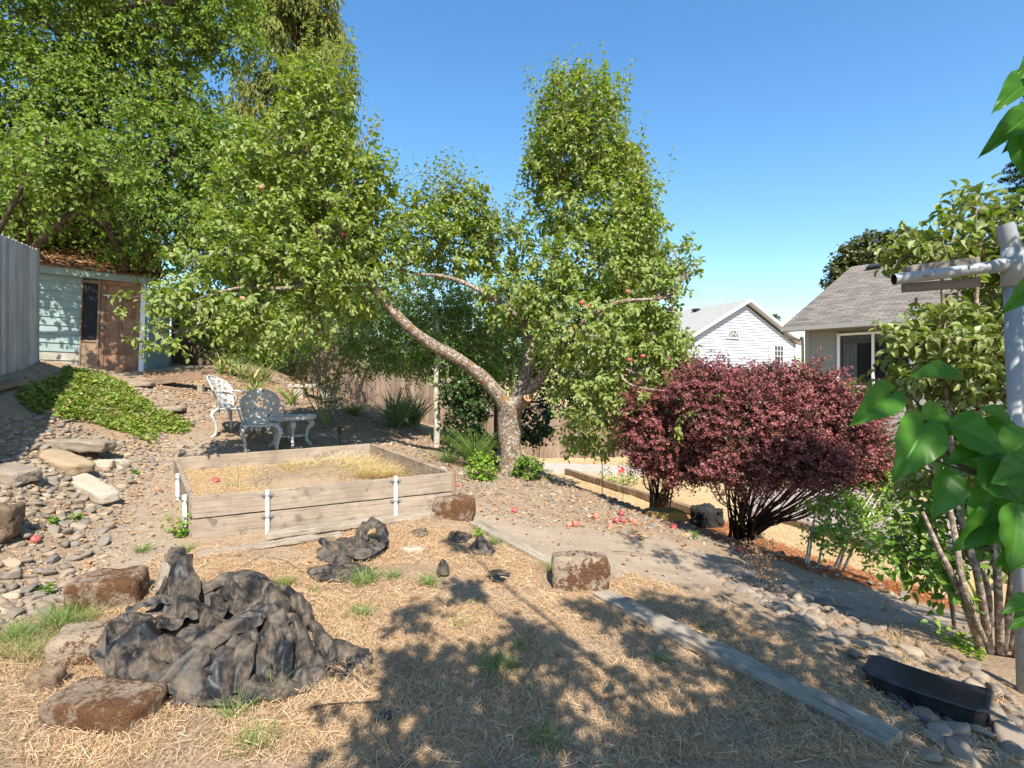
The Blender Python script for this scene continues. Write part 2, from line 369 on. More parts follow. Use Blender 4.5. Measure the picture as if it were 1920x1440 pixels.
def limbs_to(mb, skel, C0, rad0=.03, sub=6, R=None, subr=.012, wob=.12):
    """a limb from the nearest point of the skeleton to each foliage mass, and branches inside it"""
    for q in range(len(C0)):
        c = C0[q]; dd = np.linalg.norm(skel - c, axis=1) + np.where(skel[:, 2] > c[2] + .1, .6, 0); a = skel[np.argmin(dd)]
        L = np.linalg.norm(c - a)
        mid = (a + c) / 2 + rng.normal(size=3) * wob * L + np.array([0, 0, -.08 * L])
        if L > .1:
            p = catmull([a, mid, c], 6); mb.tube(p, np.linspace(rad0 * (.7 + .3 * min(L, 2)), subr * 1.2, len(p)), 7, True)
        else: p = np.array([a, c])
        for k in range(sub):
            e = c + unit(rng.normal(size=3)) * R[q] * rng.uniform(.6, .95); s = p[rng.integers(len(p) // 2, len(p))]
            m2 = (s + e) / 2 + rng.normal(size=3) * .08 * np.linalg.norm(e - s)
            pp = catmull([s, m2, e], 4); mb.tube(pp, np.linspace(subr, subr * .3, len(pp)), 5, False)
def grass(mb, base, L, wd, lean, K=4, curl=.5):
    """blades: base (n,3), length, width, lean vectors (n,3)"""
    n = len(base); tt = np.linspace(0, 1, K)
    d0 = unit(np.array([0, 0, 1.]) + lean); sidev = unit(np.cross(lean + rng.normal(size=lean.shape) * .3, np.array([0, 0, 1.])))
    pts = base[:, None] + L[:, None, None] * (d0[:, None] * tt[None, :, None] + (unit(lean) * curl)[:, None] * (tt ** 2)[None, :, None] + np.array([0, 0, -.5 * curl]) * (tt ** 2.2)[None, :, None])
    wv = (wd[:, None] * (1 - tt[None] ** 1.5 * .92))[..., None] * sidev[:, None] * .5
    V = np.stack([pts - wv, pts + wv], 2).reshape(-1, 3)
    i = np.arange(K - 1); f = np.stack([i * 2, i * 2 + 1, i * 2 + 3, i * 2 + 2], -1)
    mb.add(V, (f[None] + (np.arange(n) * K * 2)[:, None, None]).reshape(-1, 4))
def lying(mb, base, L, wd, ang, rise, K=3):
    """straws lying on the ground"""
    n = len(base); tt = np.linspace(-.5, .5, K); d = np.stack([np.cos(ang), np.sin(ang)], -1)
    bend = rng.normal(size=n) * .25
    xy = base[:, None, :2] + L[:, None, None] * (tt[None, :, None] * d[:, None] + (bend[:, None] * tt[None] ** 2)[..., None] * np.stack([-d[:, 1], d[:, 0]], -1)[:, None])
    z = H(xy[..., 0], xy[..., 1]) + base[:, None, 2] + rise[:, None] * (tt[None] + .5)
    pts = np.concatenate([xy, z[..., None]], -1); s = np.stack([-d[:, 1], d[:, 0], rng.normal(size=n) * .6], -1); s = unit(s)
    wv = (wd[:, None] * np.ones(K)[None])[..., None] * s[:, None] * .5
    V = np.stack([pts - wv, pts + wv], 2).reshape(-1, 3); i = np.arange(K - 1); f = np.stack([i * 2, i * 2 + 1, i * 2 + 3, i * 2 + 2], -1)
    mb.add(V, (f[None] + (np.arange(n) * K * 2)[:, None, None]).reshape(-1, 4))

# ---------------------------------------------------------------- foliage and bark materials
M_apple = leaf_mat('apple leaf', [(.22, .28, .03), (.28, .34, .045), (.13, .19, .025), (.34, .38, .07), (.24, .29, .04), (.40, .40, .11)], back=(.30, .36, .15), trans=.4, spec=.2)
M_cherry = leaf_mat('cherry leaf', [(.17, .25, .025), (.22, .31, .035), (.11, .18, .02), (.30, .37, .06)], back=(.20, .27, .08), trans=.4, rough=.6, spec=.18)
M_cedar = leaf_mat('cedar spray', [(.16, .19, .03), (.22, .24, .045), (.11, .14, .025), (.27, .25, .06)], trans=.25, rough=.7)
M_bright = leaf_mat('young tree leaf', [(.13, .24, .03), (.18, .31, .04), (.10, .20, .025), (.24, .36, .06)], trans=.4)
M_dark = leaf_mat('dark shrub leaf', [(.03, .07, .015), (.045, .095, .02), (.02, .05, .012), (.07, .12, .03)], trans=.2, rough=.35)
M_barb = leaf_mat('barberry leaf', [(.30, .08, .085), (.40, .13, .13), (.13, .03, .038), (.44, .16, .14), (.22, .07, .085), (.34, .09, .09), (.38, .17, .14), (.09, .04, .035)], trans=.2, rough=.45)
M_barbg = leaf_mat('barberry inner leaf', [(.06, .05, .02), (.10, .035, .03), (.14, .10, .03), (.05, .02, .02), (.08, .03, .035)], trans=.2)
M_lilac = leaf_mat('lilac leaf', [(.22, .27, .05), (.30, .33, .08), (.16, .22, .035), (.36, .34, .12), (.12, .19, .03), (.27, .28, .07)], back=(.34, .38, .18), trans=.35)
M_biglil = leaf_mat('near lilac leaf', [(.06, .18, .02), (.08, .22, .025), (.05, .15, .018)], back=(.10, .25, .05), trans=.42, rough=.38)
M_oak = leaf_mat('oak leaf', [(.07, .09, .025), (.10, .12, .035), (.05, .065, .02), (.13, .13, .045)], trans=.2)
M_fir = leaf_mat('fir needles', [(.035, .07, .03), (.05, .09, .035), (.028, .055, .025)], trans=.1, rough=.6)
M_cover = leaf_mat('ground cover leaf', [(.13, .22, .03), (.21, .31, .04), (.08, .15, .025), (.32, .38, .06), (.24, .26, .06), (.36, .30, .10)], trans=.35)
M_grass = leaf_mat('green grass', [(.12, .22, .04), (.18, .29, .06), (.09, .16, .035), (.27, .33, .10)], trans=.3, rough=.5)
M_straw = leaf_mat('dry straw', [(.56, .37, .21), (.68, .48, .30), (.42, .26, .14), (.76, .58, .38), (.50, .33, .19), (.30, .19, .10)], trans=.15, rough=.6)
M_yucca = leaf_mat('yucca blade', [(.13, .24, .11), (.18, .30, .15), (.24, .35, .19), (.28, .32, .12)], trans=.15)
M_rose = leaf_mat('rose leaf', [(.20, .30, .05), (.28, .36, .08), (.13, .20, .04), (.40, .20, .08)], trans=.3)
M_iris = leaf_mat('iris blade', [(.24, .32, .09), (.32, .38, .12), (.18, .26, .07), (.52, .42, .20)], trans=.3)
M_glow = leaf_mat('lime weed leaf', [(.22, .36, .03), (.30, .44, .05), (.16, .28, .03)], trans=.4)
M_litter = leaf_mat('fallen leaf', [(.32, .16, .07), (.42, .24, .11), (.22, .11, .05), (.52, .34, .18)], trans=.1, rough=.8)
B_apple = bark_mat('apple bark', (.10, .065, .045), (.26, .20, .15), lichen=(.42, .37, .30), moss=(.22, .11, .04), scale=24)
B_trunk = bark_mat('apple lower bark', (.12, .07, .045), (.30, .21, .15), lichen=(.36, .29, .22), scale=20)
B_dark = bark_mat('dark bark', (.05, .035, .025), (.14, .10, .075), scale=10)
B_pale = bark_mat('pale bark', (.34, .30, .24), (.62, .57, .48), scale=12)
B_lilac = bark_mat('lilac bark', (.13, .09, .065), (.34, .27, .20), lichen=(.45, .38, .30), scale=25)
B_twig = bark_mat('grey twig', (.18, .14, .10), (.34, .28, .21), scale=30)
# ---------------------------------------------------------------- trees and shrubs
# apple tree
ap = empty('apple_tree', V3(at(960, 888))); tag(ap, 'old spreading apple tree with a leaning lichen-covered limb, red apples and a tall leafy top', 'tree')
def local(mb, root):       # meshes are collected in world coordinates; shift them to the root's frame
    o = np.array(root.location); mb.V = [v - o for v in mb.V]; return mb
def sk(pts, n=6): return catmull([P(*p) for p in pts], n)
b0 = at(960, 888)
tr = MB(); trunk = np.vstack([b0 + [0, 0, -.15], b0 + [0, 0, .05], P(957, 850, b0[1]), P(955, 800, b0[1]), P(957, 765, b0[1] - .02), P(958, 745, b0[1])])
D = b0[1]
tr.tube(catmull(trunk, 5), np.interp(np.linspace(0, 1, 26), [0, .15, .3, .75, .9, 1], [.26, .20, .17, .17, .20, .14]), 16, True, wob=.06)
L1 = sk([(952, 775, D), (925, 728, D - .1), (870, 680, D - .25), (800, 640, D - .5), (745, 592, D - .7), (700, 535, D - .8), (655, 460, D - .9), (620, 400, D - .9), (585, 300, D - .9), (560, 210, D - .9)])
L2 = sk([(962, 770, D), (985, 705, D + .05), (1000, 640, D + .1), (1020, 560, D + .15), (1045, 470, D + .25), (1065, 350, D + .3), (1080, 230, D + .3), (1088, 150, D + .3)])
L3 = sk([(965, 765, D - .05), (1005, 720, D - .2), (1040, 672, D - .5), (1080, 615, D - .8), (1150, 570, D - 1.0), (1230, 560, D - 1.1)])
L4 = sk([(1003, 620, D + .1), (960, 585, D), (900, 545, D - .1), (840, 520, D - .2), (775, 512, D - .3), (720, 490, D - .4)])
L5 = sk([(1000, 660, D + .1), (975, 600, D + .3), (930, 500, D + .4), (870, 430, D + .4)])
L6 = sk([(690, 525, D - .8), (620, 520, D - 1.1), (540, 540, D - 1.4), (450, 540, D - 1.7), (370, 560, D - 2.0)])
L7 = sk([(1080, 615, D - .8), (1130, 660, D - 1.0), (1180, 720, D - 1.3), (1260, 735, D - 1.6), (1330, 752, D - 1.8)])
L8 = sk([(1045, 470, D + .25), (1110, 420, D), (1180, 380, D - .2), (1225, 345, D - .3)])
for L, r0, r1, p in ((L1, .115, .028, .8), (L2, .12, .02, .7), (L3, .085, .02, .7), (L4, .055, .016, .8), (L5, .05, .015, .8), (L6, .045, .012, .8), (L7, .028, .006, .8), (L8, .035, .01, .8)):
    tt = np.linspace(0, 1, len(L)); tr.tube(L, r0 + (r1 - r0) * tt ** p, 12, True, wob=.05)
skel = np.vstack([L1[18:], L2[12:], L3[10:], L4, L5[8:], L6, L7[6:], L8])
AB = [(1085, 200, D + .3, 80, 70), (1085, 290, D + .3, 105, 75), (1100, 390, D + .2, 125, 75), (1205, 385, D - .3, 35, 55), (1150, 300, D + .2, 40, 40), (1010, 330, D + .2, 35, 50),
      (1120, 500, D - .3, 135, 80), (1235, 550, D - .7, 50, 75), (1120, 620, D - .7, 140, 75), (1190, 690, D - .9, 85, 60), (1250, 640, D - .8, 40, 60), (1120, 745, D - .8, 85, 60),
      (1230, 750, D - 1.3, 40, 30), (1110, 810, D - .5, 60, 40), (1180, 440, D - .2, 75, 70), (1050, 560, D - .5, 90, 60),
      (865, 400, D + .3, 62, 62), (850, 470, D + .2, 85, 60), (940, 470, D + .3, 70, 60), (780, 430, D - .2, 70, 65), (960, 560, D, 60, 50),
      (600, 210, D - .9, 62, 85), (560, 150, D - .9, 45, 45), (540, 290, D - 1.0, 110, 80), (640, 350, D - .8, 80, 80), (490, 380, D - 1.1, 110, 85), (590, 430, D - 1.1, 110, 80), (700, 340, D - .8, 42, 50),
      (440, 480, D - 1.5, 110, 75), (560, 520, D - 1.3, 120, 70), (690, 440, D - .8, 60, 70), (660, 540, D - .9, 80, 60), (400, 570, D - 1.9, 90, 55), (330, 565, D - 2.1, 40, 40), (480, 610, D - 1.7, 90, 45),
      (590, 600, D - 1.2, 60, 40), (320, 625, D - 2.2, 30, 25), (1265, 470, D - .6, 25, 35), (1290, 500, D - .7, 22, 25), (730, 480, D - .6, 60, 50)]
_, _, _, AC, AR = blob_samples(AB, 4)
limbs_to(tr, skel, AC, .022, 5, AR, .009)
stub = sk([(970, 765, D - .1), (985, 752, D - .3), (990, 745, D - .42)], 3); tr.tube(stub, [.075, .07, .068, .066, .066, .066, .068][:len(stub)], 12, False)
local(tr, ap).build('trunk', B_apple, ap, smooth=True)
ct = MB(); e = stub[-1]; dv = unit(stub[-1] - stub[-2]); ct.tube([e - dv * .01, e + dv * .006], [.066, .062], 14); local(ct, ap).build('pruning_cut', flat_mat('cut wood', (.42, .20, .10), .8, .4, 20), ap)
lm, tm = MB(), MB()
n = 4000; st, u, idx, _, _ = blob_samples(AB, n, .25)
d = unit(u * .7 + np.array([0, 0, .75]) + rng.normal(size=(n, 3)) * .45); L = rng.uniform(.14, .38, n)
low = np.array([AB[k][1] > 540 for k in idx]); d[low] = unit(u[low] * .8 + np.array([0, -.2, -.05]) + rng.normal(size=(low.sum(), 3)) * .45)
leafy(lm, tm, st - d * L[:, None] * .4, d, L, K=11, droop=.2, lsize=.088, wid=.8, fold=1.6, upn=1.0, sag=.35)
# upright water shoots of the tall top and the crown's upper edge
tops = [(1085, 230, D + .3, 100, 60), (1085, 320, D + .3, 105, 60), (1205, 360, D - .3, 30, 40), (860, 390, D + .3, 60, 40), (690, 320, D - .8, 40, 35), (620, 170, D - .9, 50, 40), (780, 400, D, 50, 30), (930, 430, D + .2, 40, 30)]
n = 420; st, u, idx, _, _ = blob_samples(tops, n, .2); d = unit(np.array([0, 0, 1.]) + u * .22 + rng.normal(size=(n, 3)) * .1); L = rng.uniform(.45, 1.05, n)
leafy(lm, tm, st - d * L[:, None] * .25, d, L, K=17, droop=.03, lsize=.075, wid=.8, fold=1.6, lean=.35, sag=.45, twig_r=.004)
# hanging sprays at the lower right and left
hs = [(1215, 745, D - 1.6), (1290, 770, D - 1.8), (1330, 755, D - 1.9), (1400, 775, D - 2.0), (1265, 800, D - 1.7), (1230, 790, D - 1.4), (270, 640, D - 2.3), (300, 600, D - 2.2), (345, 640, D - 2.2), (420, 655, D - 1.9), (220, 560, D - 2.4), (1100, 830, D - .6), (1140, 850, D - .7), (1060, 800, D - .5), (1300, 480, D - .8)]
for h in hs:
    k = 4; c0 = P(*h); st = c0 + rng.normal(size=(k, 3)) * .06; d = unit(np.array([0, -.3, -.3]) + rng.normal(size=(k, 3)) * .6)
    leafy(lm, tm, st, d, rng.uniform(.12, .22, k), K=9, droop=.3, lsize=.075, wid=.8, fold=1.5)
# bare twigs sticking out of the crown
for pts in ([(1225, 450, D - .6), (1270, 520, D - .7), (1325, 560, D - .8)], [(655, 290, D - .8), (685, 260, D - .8), (690, 235, D - .8)], [(685, 260, D - .8), (700, 243, D - .8), (720, 243, D - .8)],
            [(600, 250, D - 1), (560, 340, D - 1.1), (500, 400, D - 1.2)], [(1230, 730, D - 1.6), (1300, 745, D - 1.8), (1400, 785, D - 2.0)], [(400, 460, D - 1.4), (300, 540, D - 2), (240, 560, D - 2.4)]):
    q = sk(pts, 6); tm.tube(q, np.linspace(.007, .002, len(q)), 5, False)
local(tm, ap).build('twigs', B_twig, ap); local(lm, ap).build('crown', M_apple, ap, smooth=False)
M_fruit = NT('apple skin'); cco = M_fruit.coord(); M_fruit.base(M_fruit.mix(M_fruit.ramp(M_fruit.math('ADD', M_fruit.noise(cco, 9, 3), M_fruit.math('MULTIPLY', M_fruit.island(), .3)), [(.55, 0.), (.85, 1.)]), (.42, .05, .07), (.52, .30, .15)), .35, .5)
def apple_mesh(name='apple'):
    m = MB(); th = np.linspace(0, np.pi, 10); r = np.sin(th) * (1 + .12 * np.cos(th)); z = np.cos(th) * .9 - .28 * np.exp(-(th / .35) ** 2) + .16 * np.exp(-((np.pi - th) / .35) ** 2)
    a = np.arange(14) * 2 * np.pi / 14; V = np.stack([r[:, None] * np.cos(a), r[:, None] * np.sin(a), np.repeat(z[:, None], 14, 1)], -1).reshape(-1, 3)
    i = np.arange(9)[:, None]; j = np.arange(14)[None]; m.add(V, np.stack([i * 14 + j, (i + 1) * 14 + j, (i + 1) * 14 + (j + 1) % 14, i * 14 + (j + 1) % 14], -1).reshape(-1, 4)); return m
fr0 = apple_mesh().build('apple', M_fruit.m, ap, smooth=True)
fr = [(1150, 380, D - .3), (1232, 562, D - 1.0), (1258, 578, D - 1.0), (1090, 568, D - 1.2), (1100, 575, D - 1.2), (1167, 512, D - .9), (1048, 512, D - .5), (1177, 547, D - 1.2), (1180, 675, D - 1.4), (1205, 668, D - 1.4), (1265, 725, D - 1.5), (490, 352, D - 1.6), (1060, 615, D - 1.0), (1070, 617, D - 1.0), (455, 560, D - 2.0), (645, 440, D - 1.1)]
for k, p in enumerate(fr):
    a = fr0 if k == 0 else fr0.copy()
    if k: col.objects.link(a); a.parent = ap
    a.location = V3(P(*p)) - ap.location; a.scale = (.032,) * 3

def simple_tree(name, label, cat, base, trunk_pts, blobs, nsh, mat, bark, group=None, r0=.12, lsize=.06, wid=.9, L=(.15, .4), K=9, droop=.2, up=.35, sub=4, limb=.03, subr=.01, tpl=LEAF7, shell=.45, fold=1.2, tw=.004, trunks=None, per=1, wobble_d=.45, sag=.25, n_tub=10):
    root = empty(name, V3(base)); tag(root, label, cat, group)
    tm_ = MB(); lf = MB(); sks = []
    for tp in ([trunk_pts] if trunks is None else trunks):
        q = catmull(tp, 5); rr = r0 * np.linspace(1, .35, len(q)) ** .8; tm_.tube(q, rr, n_tub, True, wob=.05); sks.append(q[len(q) // 3:])
    _, _, _, c0, R = blob_samples(blobs, 4)
    if limb: limbs_to(tm_, np.vstack(sks), c0, limb, sub, R, subr)
    st, u, idx, _, _ = blob_samples(blobs, nsh, shell)
    d = unit(u + np.array([0, 0, up]) + rng.normal(size=(nsh, 3)) * wobble_d); LL = rng.uniform(L[0], L[1], nsh)
    leafy(lf, tm_ if tw else None, st - d * LL[:, None] * .4, d, LL, K=K, droop=droop, lsize=lsize, wid=wid, fold=fold, tpl=tpl, twig_r=tw, per=per, sag=sag)
    local(tm_, root).build('trunk', bark, root, smooth=True); local(lf, root).build('crown', mat, root)
    return root
def tp(*pts): return [P(*p) for p in pts]
def ground_at(px, d): x = (px - 960) / F * d; return np.array([x, d, Hf(x, d)])

# big cherry over the shed
gb = ground_at(120, 14.5)
simple_tree('cherry_tree', 'large dark green broadleaf tree hanging over the shed roof beside the left fence', 'tree', gb,
    [gb, gb + [0, 0, 1.5], P(140, 480, 14.2), P(160, 300, 14), P(180, 100, 14)],
    [(60, 330, 12.5, 170, 130), (40, 180, 12.5, 150, 120), (190, 250, 13, 150, 120), (60, 20, 13, 200, 110), (300, 60, 13, 120, 70), (320, 300, 12.5, 120, 110), (430, 330, 13, 70, 120),
     (40, 380, 9.7, 75, 36), (60, 330, 8.9, 90, 36), (140, 320, 9.0, 90, 40), (90, 260, 9.0, 90, 40), (205, 340, 9.3, 70, 40), (80, 300, 9.6, 120, 40), (180, 300, 9.6, 100, 45), (150, 370, 12, 150, 75), (300, 420, 11.8, 120, 65), (420, 440, 11.8, 90, 60), (240, 130, 13, 110, 80), (20, 420, 11.5, 120, 40), (200, -60, 13, 300, 80), (340, 180, 13, 65, 60), (390, 240, 13, 50, 50), (430, 90, 13, 70, 40), (410, 20, 13, 80, 60), (270, 470, 11.2, 80, 22)],
    9200, M_cherry, B_dark, r0=.28, lsize=.105, wid=.85, L=(.35, .9), K=10, droop=.3, up=.1, sub=5, limb=.09, subr=.02, tw=.007, sag=.45)
# sunlit hedge trees beyond the back corner, seen through the cherry
gb = ground_at(250, 20)
simple_tree('hedge_tree', 'yellow-green sunlit tree seen through gaps behind the large dark tree', 'tree', gb, [gb, gb + [0, 0, 2], P(250, 420, 20)],
    [(60, 380, 20, 120, 60), (230, 370, 20, 120, 70), (330, 460, 18, 90, 70), (120, 470, 18, 120, 50), (440, 540, 17, 70, 60)], 900, M_bright, B_dark, r0=.15, lsize=.15, L=(.4, .9), K=8, limb=.05, tw=0)

def cedar(label, top, basept, rx_of, n, hang=.9, group='tall yellow-green cedars'):
    root = empty('cedar_tree', V3(basept)); tag(root, label, 'tree', group)
    tb = MB(); lf = MB(); topw = P(*top); q = np.linspace(basept, topw, 12); tb.tube(q, np.linspace(.28, .03, 12), 10)
    h = topw[2] - basept[2]
    for k in range(n):
        f = rng.uniform(.0, 1) ** .8; z = topw[2] - f * h * .93; R = rx_of(f) * rng.uniform(.75, 1.08); a = rng.uniform(0, 6.283)
        c = q[0] + (q[-1] - q[0]) * ((z - basept[2]) / h); o = np.array([math.cos(a), math.sin(a), 0])
        br = catmull([c, c + o * R * .5 + [0, 0, -.1 * R], c + o * R + [0, 0, .02 * R]], 4); tb.tube(br, np.linspace(.03, .006, len(br)), 4, False)
        m = int(10 + 9 * R); tt = rng.uniform(.2, 1, m); st = np.stack([np.interp(tt, np.linspace(0, 1, len(br)), br[:, i]) for i in range(3)], -1)
        d = unit(np.array([0, 0, -1.]) + o * .45 + rng.normal(size=(m, 3)) * .35)
        leafy(lf, None, st, d, rng.uniform(.35, .8, m) * hang, K=10, droop=.2, lsize=.16, wid=1.6, tpl=LEAFN, outward=.45, lean=.8, sag=.6, per=2)
    local(tb, root).build('trunk', B_dark, root, smooth=True); local(lf, root).build('crown', M_cedar, root)
gb = ground_at(560, 19)
cedar('tall yellow-green cedar rising behind the left crown of the apple tree', (545, -330, 19), gb, lambda f: .35 + 3.0 * f ** .75 if f < .7 else 2.9, 330, 1.1)
gb = ground_at(1192, 19)
cedar('slimmer yellow-green cedar half hidden behind the right side of the apple tree', (1186, 268, 19), gb, lambda f: .12 + 2.6 * f ** 1.05, 120, .8)

# young tree with a pale trunk
gb = at(818, 838)
d9 = gb[1]
simple_tree('young_tree', 'young tree with a pale slender trunk and bright green crown behind the raised bed', 'tree', gb,
    [gb + [0, 0, -.1], P(820, 790, d9), P(817, 720, d9), P(822, 650, d9), P(815, 560, d9)],
    [(760, 640, d9 + .3, 75, 65), (930, 660, d9 + .8, 80, 60), (640, 600, d9 + 1.2, 70, 60), (740, 540, d9 + .9, 90, 50), (850, 640, d9 + .4, 90, 80), (700, 610, d9 + .6, 70, 60), (800, 560, d9 + .5, 110, 60), (900, 590, d9 + .7, 80, 70), (690, 670, d9 + .8, 60, 45), (780, 690, d9 + .4, 60, 25), (870, 690, d9 + .5, 50, 30)],
    2700, M_bright, B_pale, r0=.062, lsize=.05, L=(.15, .4), K=11, up=.2, limb=.02, subr=.007, sub=6)
for x, dd, lab in ((400, 18.5, 'green tree beyond the shed corner, left end of the row'), (560, 21, 'sunlit green tree beyond the back fence, left of the slim cedar'), (760, 22, 'green tree beyond the back fence behind the middle of the apple crown'), (960, 23, 'green tree beyond the back fence behind the apple trunk'), (1100, 24, 'green tree beyond the back fence, just left of the white house')):
    g0 = ground_at(x, dd); simple_tree('garden_tree', lab, 'tree', g0, [g0, g0 + [0, 0, 1.5], P(x, 640, dd)], [(x, 640, dd, 75, 50), (x - 60, 680, dd, 60, 45), (x + 60, 670, dd, 60, 50), (x + 10, 590, dd, 60, 40), (x, 720, dd, 80, 35)], 520, M_bright if x < 800 else M_apple, B_dark, group='trees beyond the back fence', r0=.12, lsize=.16, L=(.4, .9), K=8, limb=.05, tw=0)
# hedge behind the apple trunk
gb = ground_at(930, 11.5)
simple_tree('evergreen_shrub', 'dense dark green shrub behind the apple trunk in front of the wooden fence', 'shrub', gb, [gb, gb + [0, 0, .8], P(930, 640, 11.4)],
    [(900, 700, 11, 60, 60), (960, 640, 11.5, 90, 80), (1040, 690, 11.3, 70, 70), (890, 600, 11.5, 80, 70), (1000, 570, 11.5, 90, 60), (1080, 740, 11.3, 60, 60)],
    1100, M_dark, B_dark, r0=.06, lsize=.07, L=(.15, .4), K=10, limb=.03)
gb = ground_at(560, 13.3)
simple_tree('climbing_shrub', 'bright green leafy shrub against the back fence behind the white table', 'shrub', gb, [gb, gb + [0, 0, .6], P(530, 640, 13.3)],
    [(500, 640, 13.2, 60, 50), (560, 625, 13.4, 55, 50), (440, 650, 13.4, 55, 40), (480, 580, 13.5, 90, 50), (600, 590, 13.8, 50, 35), (400, 600, 13.6, 60, 50)],
    900, M_bright, B_dark, r0=.05, lsize=.07, L=(.15, .4), K=9, limb=.02)
gb = ground_at(670, 12.3)
simple_tree('low_shrub', 'small loose shrub with curving stems against the fence, right of the rose bush', 'shrub', gb, None,
    [(690, 640, 12.2, 55, 40), (720, 665, 12, 55, 30), (660, 610, 12.4, 40, 35), (750, 690, 12, 40, 18), (650, 560, 12.6, 60, 40)],
    420, M_bright, B_lilac, r0=.03, lsize=.06, L=(.12, .35), K=9, limb=.012, trunks=[[gb, P(668, 700, 12.2), P(690, 650, 12.2)], [gb, P(690, 690, 12.2), P(730, 660, 12.0)]])
gb = at(872, 850)
simple_tree('glossy_shrub', 'dark glossy shrub just left of the apple trunk', 'shrub', gb, [gb, gb + [0, 0, .4], P(875, 770, 8.8)],
    [(865, 800, 8.7, 38, 40), (890, 755, 8.9, 40, 30), (905, 840, 8.6, 32, 34), (860, 740, 9.0, 40, 30), (1000, 790, 8.9, 40, 45)], 420, M_dark, B_dark, r0=.03, lsize=.075, L=(.1, .3), K=9, limb=.012)
for (x, y, lab, s, nn) in ((905, 900, 'lime green leafy sucker growing left of the apple trunk base', 1.0, 90), (990, 900, 'bright green leafy sucker growing right of the apple trunk base', .9, 90)):
    gb = at(x, y); simple_tree('sucker_shrub', lab, 'shrub', gb, [gb, gb + [0, 0, .12], gb + [.02, 0, .25]], [(x, y - 22, gb[1], 32 * s, 28 * s)], nn, M_glow if x < 950 else M_bright, B_dark, r0=.01, lsize=.045, L=(.08, .2), K=8, limb=0, up=.8, group='suckers at the apple trunk')

# purple barberries
def barberry(label, basepx, blobs, nsh, arch):
    gb = at(*basepx); root = empty('barberry_bush', V3(gb)); tag(root, label, 'shrub', 'purple barberry bushes'); tb = MB(); l1 = MB(); l2 = MB()
    _, _, _, c0, R = blob_samples(blobs, 4)
    for k in range(arch):
        q = rng.integers(len(c0)); e = c0[q] + unit(rng.normal(size=3)) * R[q] * .7; e[2] = max(e[2], gb[2] + .5)
        s = gb + np.array([rng.normal() * .09, rng.normal() * .09, -.05]); mid = s * .45 + e * .55 + np.array([0, 0, -.12 * abs(e[0] - s[0]) + .05]) + rng.normal(size=3) * .06
        pth = catmull([s, s * .75 + e * .25 + np.array([0, 0, .08]) + rng.normal(size=3) * .03, mid, e], 5); tb.tube(pth, np.linspace(rng.uniform(.012, .028), .004, len(pth)), 6, False)
    st, u, idx, _, _ = blob_samples(blobs, nsh, .8); d = unit(u * .9 + np.array([0, 0, .5]) + rng.normal(size=(nsh, 3)) * .5)
    leafy(l1, tb, st - d * .08, d, rng.uniform(.12, .3, nsh), K=13, droop=.15, lsize=.027, wid=1.25, tpl=LEAF4, twig_r=.0025, per=2, sag=0, upn=.6, lean=.4)
    n3 = 90; q3 = rng.integers(len(c0), size=n3); u3 = unit(rng.normal(size=(n3, 3)) * [1, 1, .5] + [0, 0, 1.0]); s3 = c0[q3] + u3 * R[q3] * .92
    leafy(l1, tb, s3, unit(u3 * .6 + rng.normal(size=(n3, 3)) * .4 + [0, 0, .4]), rng.uniform(.2, .42, n3), K=17, droop=.25, lsize=.026, wid=1.25, tpl=LEAF4, twig_r=.0025, per=2, sag=0, lean=.4)
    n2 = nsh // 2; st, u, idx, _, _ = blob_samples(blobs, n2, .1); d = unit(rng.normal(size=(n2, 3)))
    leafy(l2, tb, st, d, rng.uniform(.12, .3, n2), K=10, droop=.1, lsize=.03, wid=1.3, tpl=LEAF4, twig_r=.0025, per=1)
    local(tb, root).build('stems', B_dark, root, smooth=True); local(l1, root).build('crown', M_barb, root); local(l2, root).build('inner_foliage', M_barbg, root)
barberry('large rounded purple-red barberry bush in front of the grey house', (1392, 1015), [(1420, 800, 6.0, 130, 85), (1330, 740, 6.3, 90, 55), (1480, 745, 6.2, 115, 62), (1560, 790, 6.0, 90, 65), (1590, 850, 5.9, 85, 60), (1500, 860, 5.8, 120, 50), (1400, 880, 5.7, 90, 42), (1640, 880, 5.9, 55, 38), (1420, 725, 6.6, 130, 35)], 5200, 60)
barberry('smaller darker barberry bush left of the large one, under the apple tree', (1235, 958), [(1240, 830, 6.6, 75, 65), (1300, 760, 6.8, 75, 60), (1215, 780, 6.7, 50, 55), (1290, 870, 6.4, 60, 40), (1290, 705, 7.0, 55, 28)], 2300, 34)

